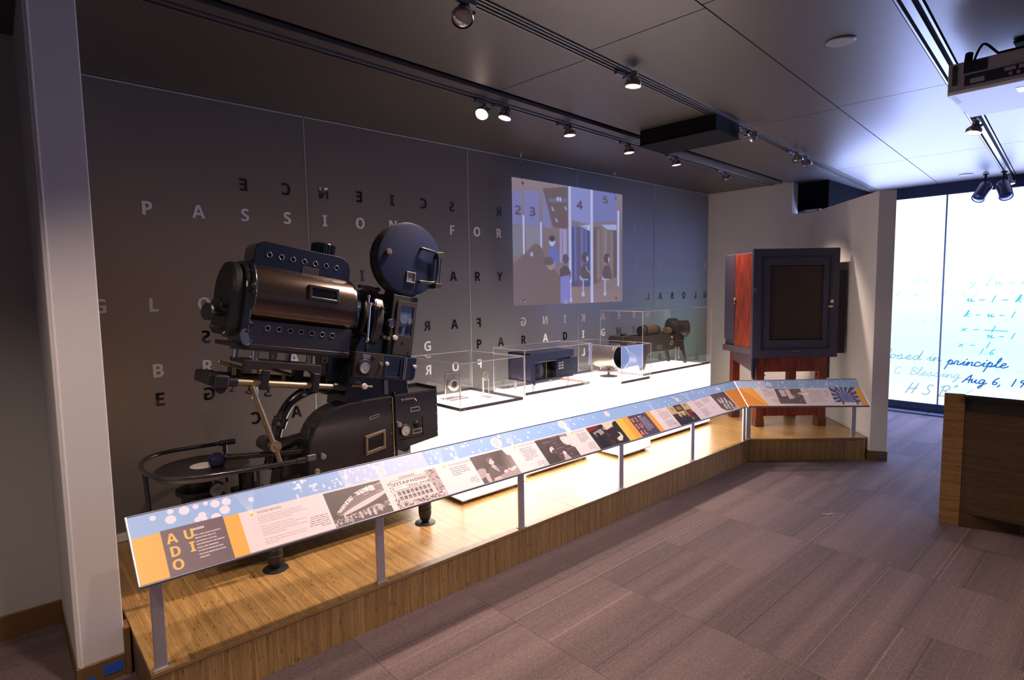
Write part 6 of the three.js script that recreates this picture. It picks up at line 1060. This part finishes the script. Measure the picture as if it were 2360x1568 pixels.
// ---------------------------------------------------------------- on the ceiling
{
  const b = thing('ceiling_box', 'flat black box mounted across the ceiling between two light tracks', 'box', [4.24, HC, 1.65]);
  part(b, 'housing', prism([[4.03, 1.31], [4.44, 1.28], [4.47, 1.93], [4.06, 1.96]].reverse(), 2.888, HC - 0.002, 0.004), M.dark);
  part(b, 'base_tray', prism([[4.022, 1.302], [4.447, 1.271], [4.478, 1.938], [4.052, 1.969]].reverse(), 2.882, 2.892, 0.003), M.dark);
  // video projector
  const p = thing('video_projector', 'white video projector hanging from the ceiling at the top right corner', 'projector', [4.35, HC, 3.6]);
  const x0 = 3.93, x1 = 4.56, z0 = 3.375, z1 = 3.98, yb = 2.742, yt = 2.905;
  const body = part(p, 'body', plate([[z0, yb], [z1, yb], [z1, yt], [z0, yt]].map(([a, c]) => [-a, c]), x0 + 0.008, x1, 0.012).rotateY(Math.PI / 2), M.projectorWhite);
  part(body, 'back_panel', plate(rectPts(-z1 + 0.006, -z0 - 0.006, yb + 0.012, yt - 0.006), x0, x0 + 0.008, 0.002).rotateY(Math.PI / 2), M.projectorBeige);
  const fx = x0 - 0.002;
  part(p, 'port_field', bx(fx, fx + 0.004, yb + 0.03, yb + 0.085, z0 + 0.075, z1 - 0.05, 0.001), std([0.03, 0.03, 0.07], 0.4));
  part(p, 'port_field', bx(fx, fx + 0.004, yb + 0.095, yt - 0.012, z0 + 0.07, z0 + 0.17, 0.001), std([0.025, 0.022, 0.035], 0.4));
  for (let i = 0; i < 3; i++) part(p, 'connector', bx(fx - 0.005, fx, yb + 0.062, yb + 0.080, z0 + 0.24 + i * 0.055, z0 + 0.285 + i * 0.055, 0.002), M.alu);
  for (let i = 0; i < 6; i++) part(p, 'connector', rod([fx - 0.006, yb + 0.045, z0 + 0.265 + i * 0.03], [fx, yb + 0.045, z0 + 0.265 + i * 0.03], 0.008, 0.008, 14), i < 4 ? M.alu : M.dark);
  part(p, 'rating_label', bx(fx - 0.0005, fx, yb + 0.038, yb + 0.062, z0 + 0.10, z0 + 0.16), std([0.45, 0.45, 0.5], 0.5));
  for (let i = 0; i < 9; i++) part(p, 'vent_slot', bx(fx - 0.001, fx + 0.002, yb + 0.045 + i * 0.0115, yb + 0.0515 + i * 0.0115, z0 + 0.022, z0 + 0.045), M.dark);
  for (let i = 0; i < 6; i++) part(p, 'vent_slot', bx(x0 + 0.06 + i * 0.03, x0 + 0.075 + i * 0.03, yb - 0.001, yb + 0.003, z0 + 0.010, z0 + 0.03), M.aluDark);
  part(p, 'bottom_label', bx(x0 + 0.13, x0 + 0.24, yb - 0.0015, yb, z0 + 0.27, z0 + 0.30), std([0.95, 0.95, 1.0], 0.3));
  part(p, 'plug', [rod([fx - 0.01, yt - 0.015, z0 + 0.09], [fx + 0.01, yt + 0.03, z0 + 0.09], 0.018, 0.018, 16)], M.dark);
  part(p, 'cable', tube([[fx - 0.012, yt - 0.03, z0 + 0.11], [fx - 0.04, yt + 0.03, z0 + 0.14], [fx - 0.01, yt + 0.055, z0 + 0.16], [x0 + 0.08, yt + 0.02, z0 + 0.20]], 0.006, 30, 8), M.dark);
  part(p, 'mount', [bx(x0 + 0.08, x0 + 0.45, yt, yt + 0.03, z0 + 0.20, z1 - 0.05, 0.004), rod([x0 + 0.30, yt + 0.025, z0 + 0.32], [x0 + 0.30, HC - 0.004, z0 + 0.32], 0.028, 0.028, 18), bx(x0 + 0.20, x0 + 0.40, HC - 0.012, HC - 0.002, z0 + 0.24, z0 + 0.40, 0.003)], M.dark);
  // two blue-lensed cylinder spots in front of the window
  const purple = std([0.03, 0.03, 0.09], 0.3, 0.3, { clearcoat: 0.6 });
  [[[8.60, 2.700, 2.765], [0.10, 0.13, 0.045], 'left one of the two dark cylinder spotlights with blue lenses before the window'], [[8.60, 2.694, 3.020], [0.10, 0.13, -0.045], 'right one of the two dark cylinder spotlights with blue lenses before the window']].forEach(([f, d, label]) => {
    const c = thing('cylinder_spotlight', label, 'spotlight', [f[0], HC, f[2]], 'cylinder spotlights before the window');
    const F = V(...f), D = V(...d).normalize(), at = (k) => F.clone().addScaledVector(D, k);
    part(c, 'tube', lathe([[0.062, 0], [0.068, 0.002], [0.068, 0.20], [0.060, 0.215], [0, 0.215], [0, 0.03], [0.060, 0.02], [0.062, 0]], F, D, 36), purple);
    part(c, 'lens', lathe([[0, -0.012], [0.035, -0.006], [0.060, 0.006], [0.060, 0.02], [0, 0.02]], F, D, 32), darkLens);
    const top = at(0.17);
    part(c, 'stem', [rod(top, [top.x + 0.02, HC - 0.020, top.z], 0.012, 0.012, 12), rod([top.x + 0.02, HC - 0.024, top.z], [top.x + 0.02, HC - 0.011, top.z], 0.03, 0.03, 20)], M.dark);
  });
  [[3.411, 3.014, 'nearer round smoke detector plate on the ceiling beside the right light track'], [8.635, 2.636, 'round smoke detector plate on the far ceiling near the window']].forEach(([x, z, label]) => {
    const s = thing('smoke_detector', label, 'smoke detector', [x, HC, z]);
    part(s, 'plate', lathe([[0, -0.009], [0.060, -0.009], [0.066, -0.004], [0.066, -0.001], [0, -0.001]], [x, HC, z], [0, 1, 0], 36), std([0.26, 0.23, 0.21], 0.5));
    part(s, 'rim', torus([x, HC - 0.003, z], [0, 1, 0], 0.068, 0.003, 40, 8), M.aluDark);
  });
}
// scrap of thread on the carpet
tag(part(scene, numbered('thread'), tube([[4.555, 0.004, 2.60], [4.57, 0.006, 2.615], [4.575, 0.004, 2.632], [4.60, 0.005, 2.637], [4.612, 0.004, 2.658]], 0.0022, 24, 6), M.cream), 'small scrap of white thread lying on the carpet', 'thread');

scene.traverse((o) => {
  if (o.isMesh) { o.castShadow = true; o.receiveShadow = true; }
  if (o.isSpotLight || o.isPointLight) { o.castShadow = true; o.shadow.mapSize.set(1024, 1024); }
});
renderer.render(scene, camera);
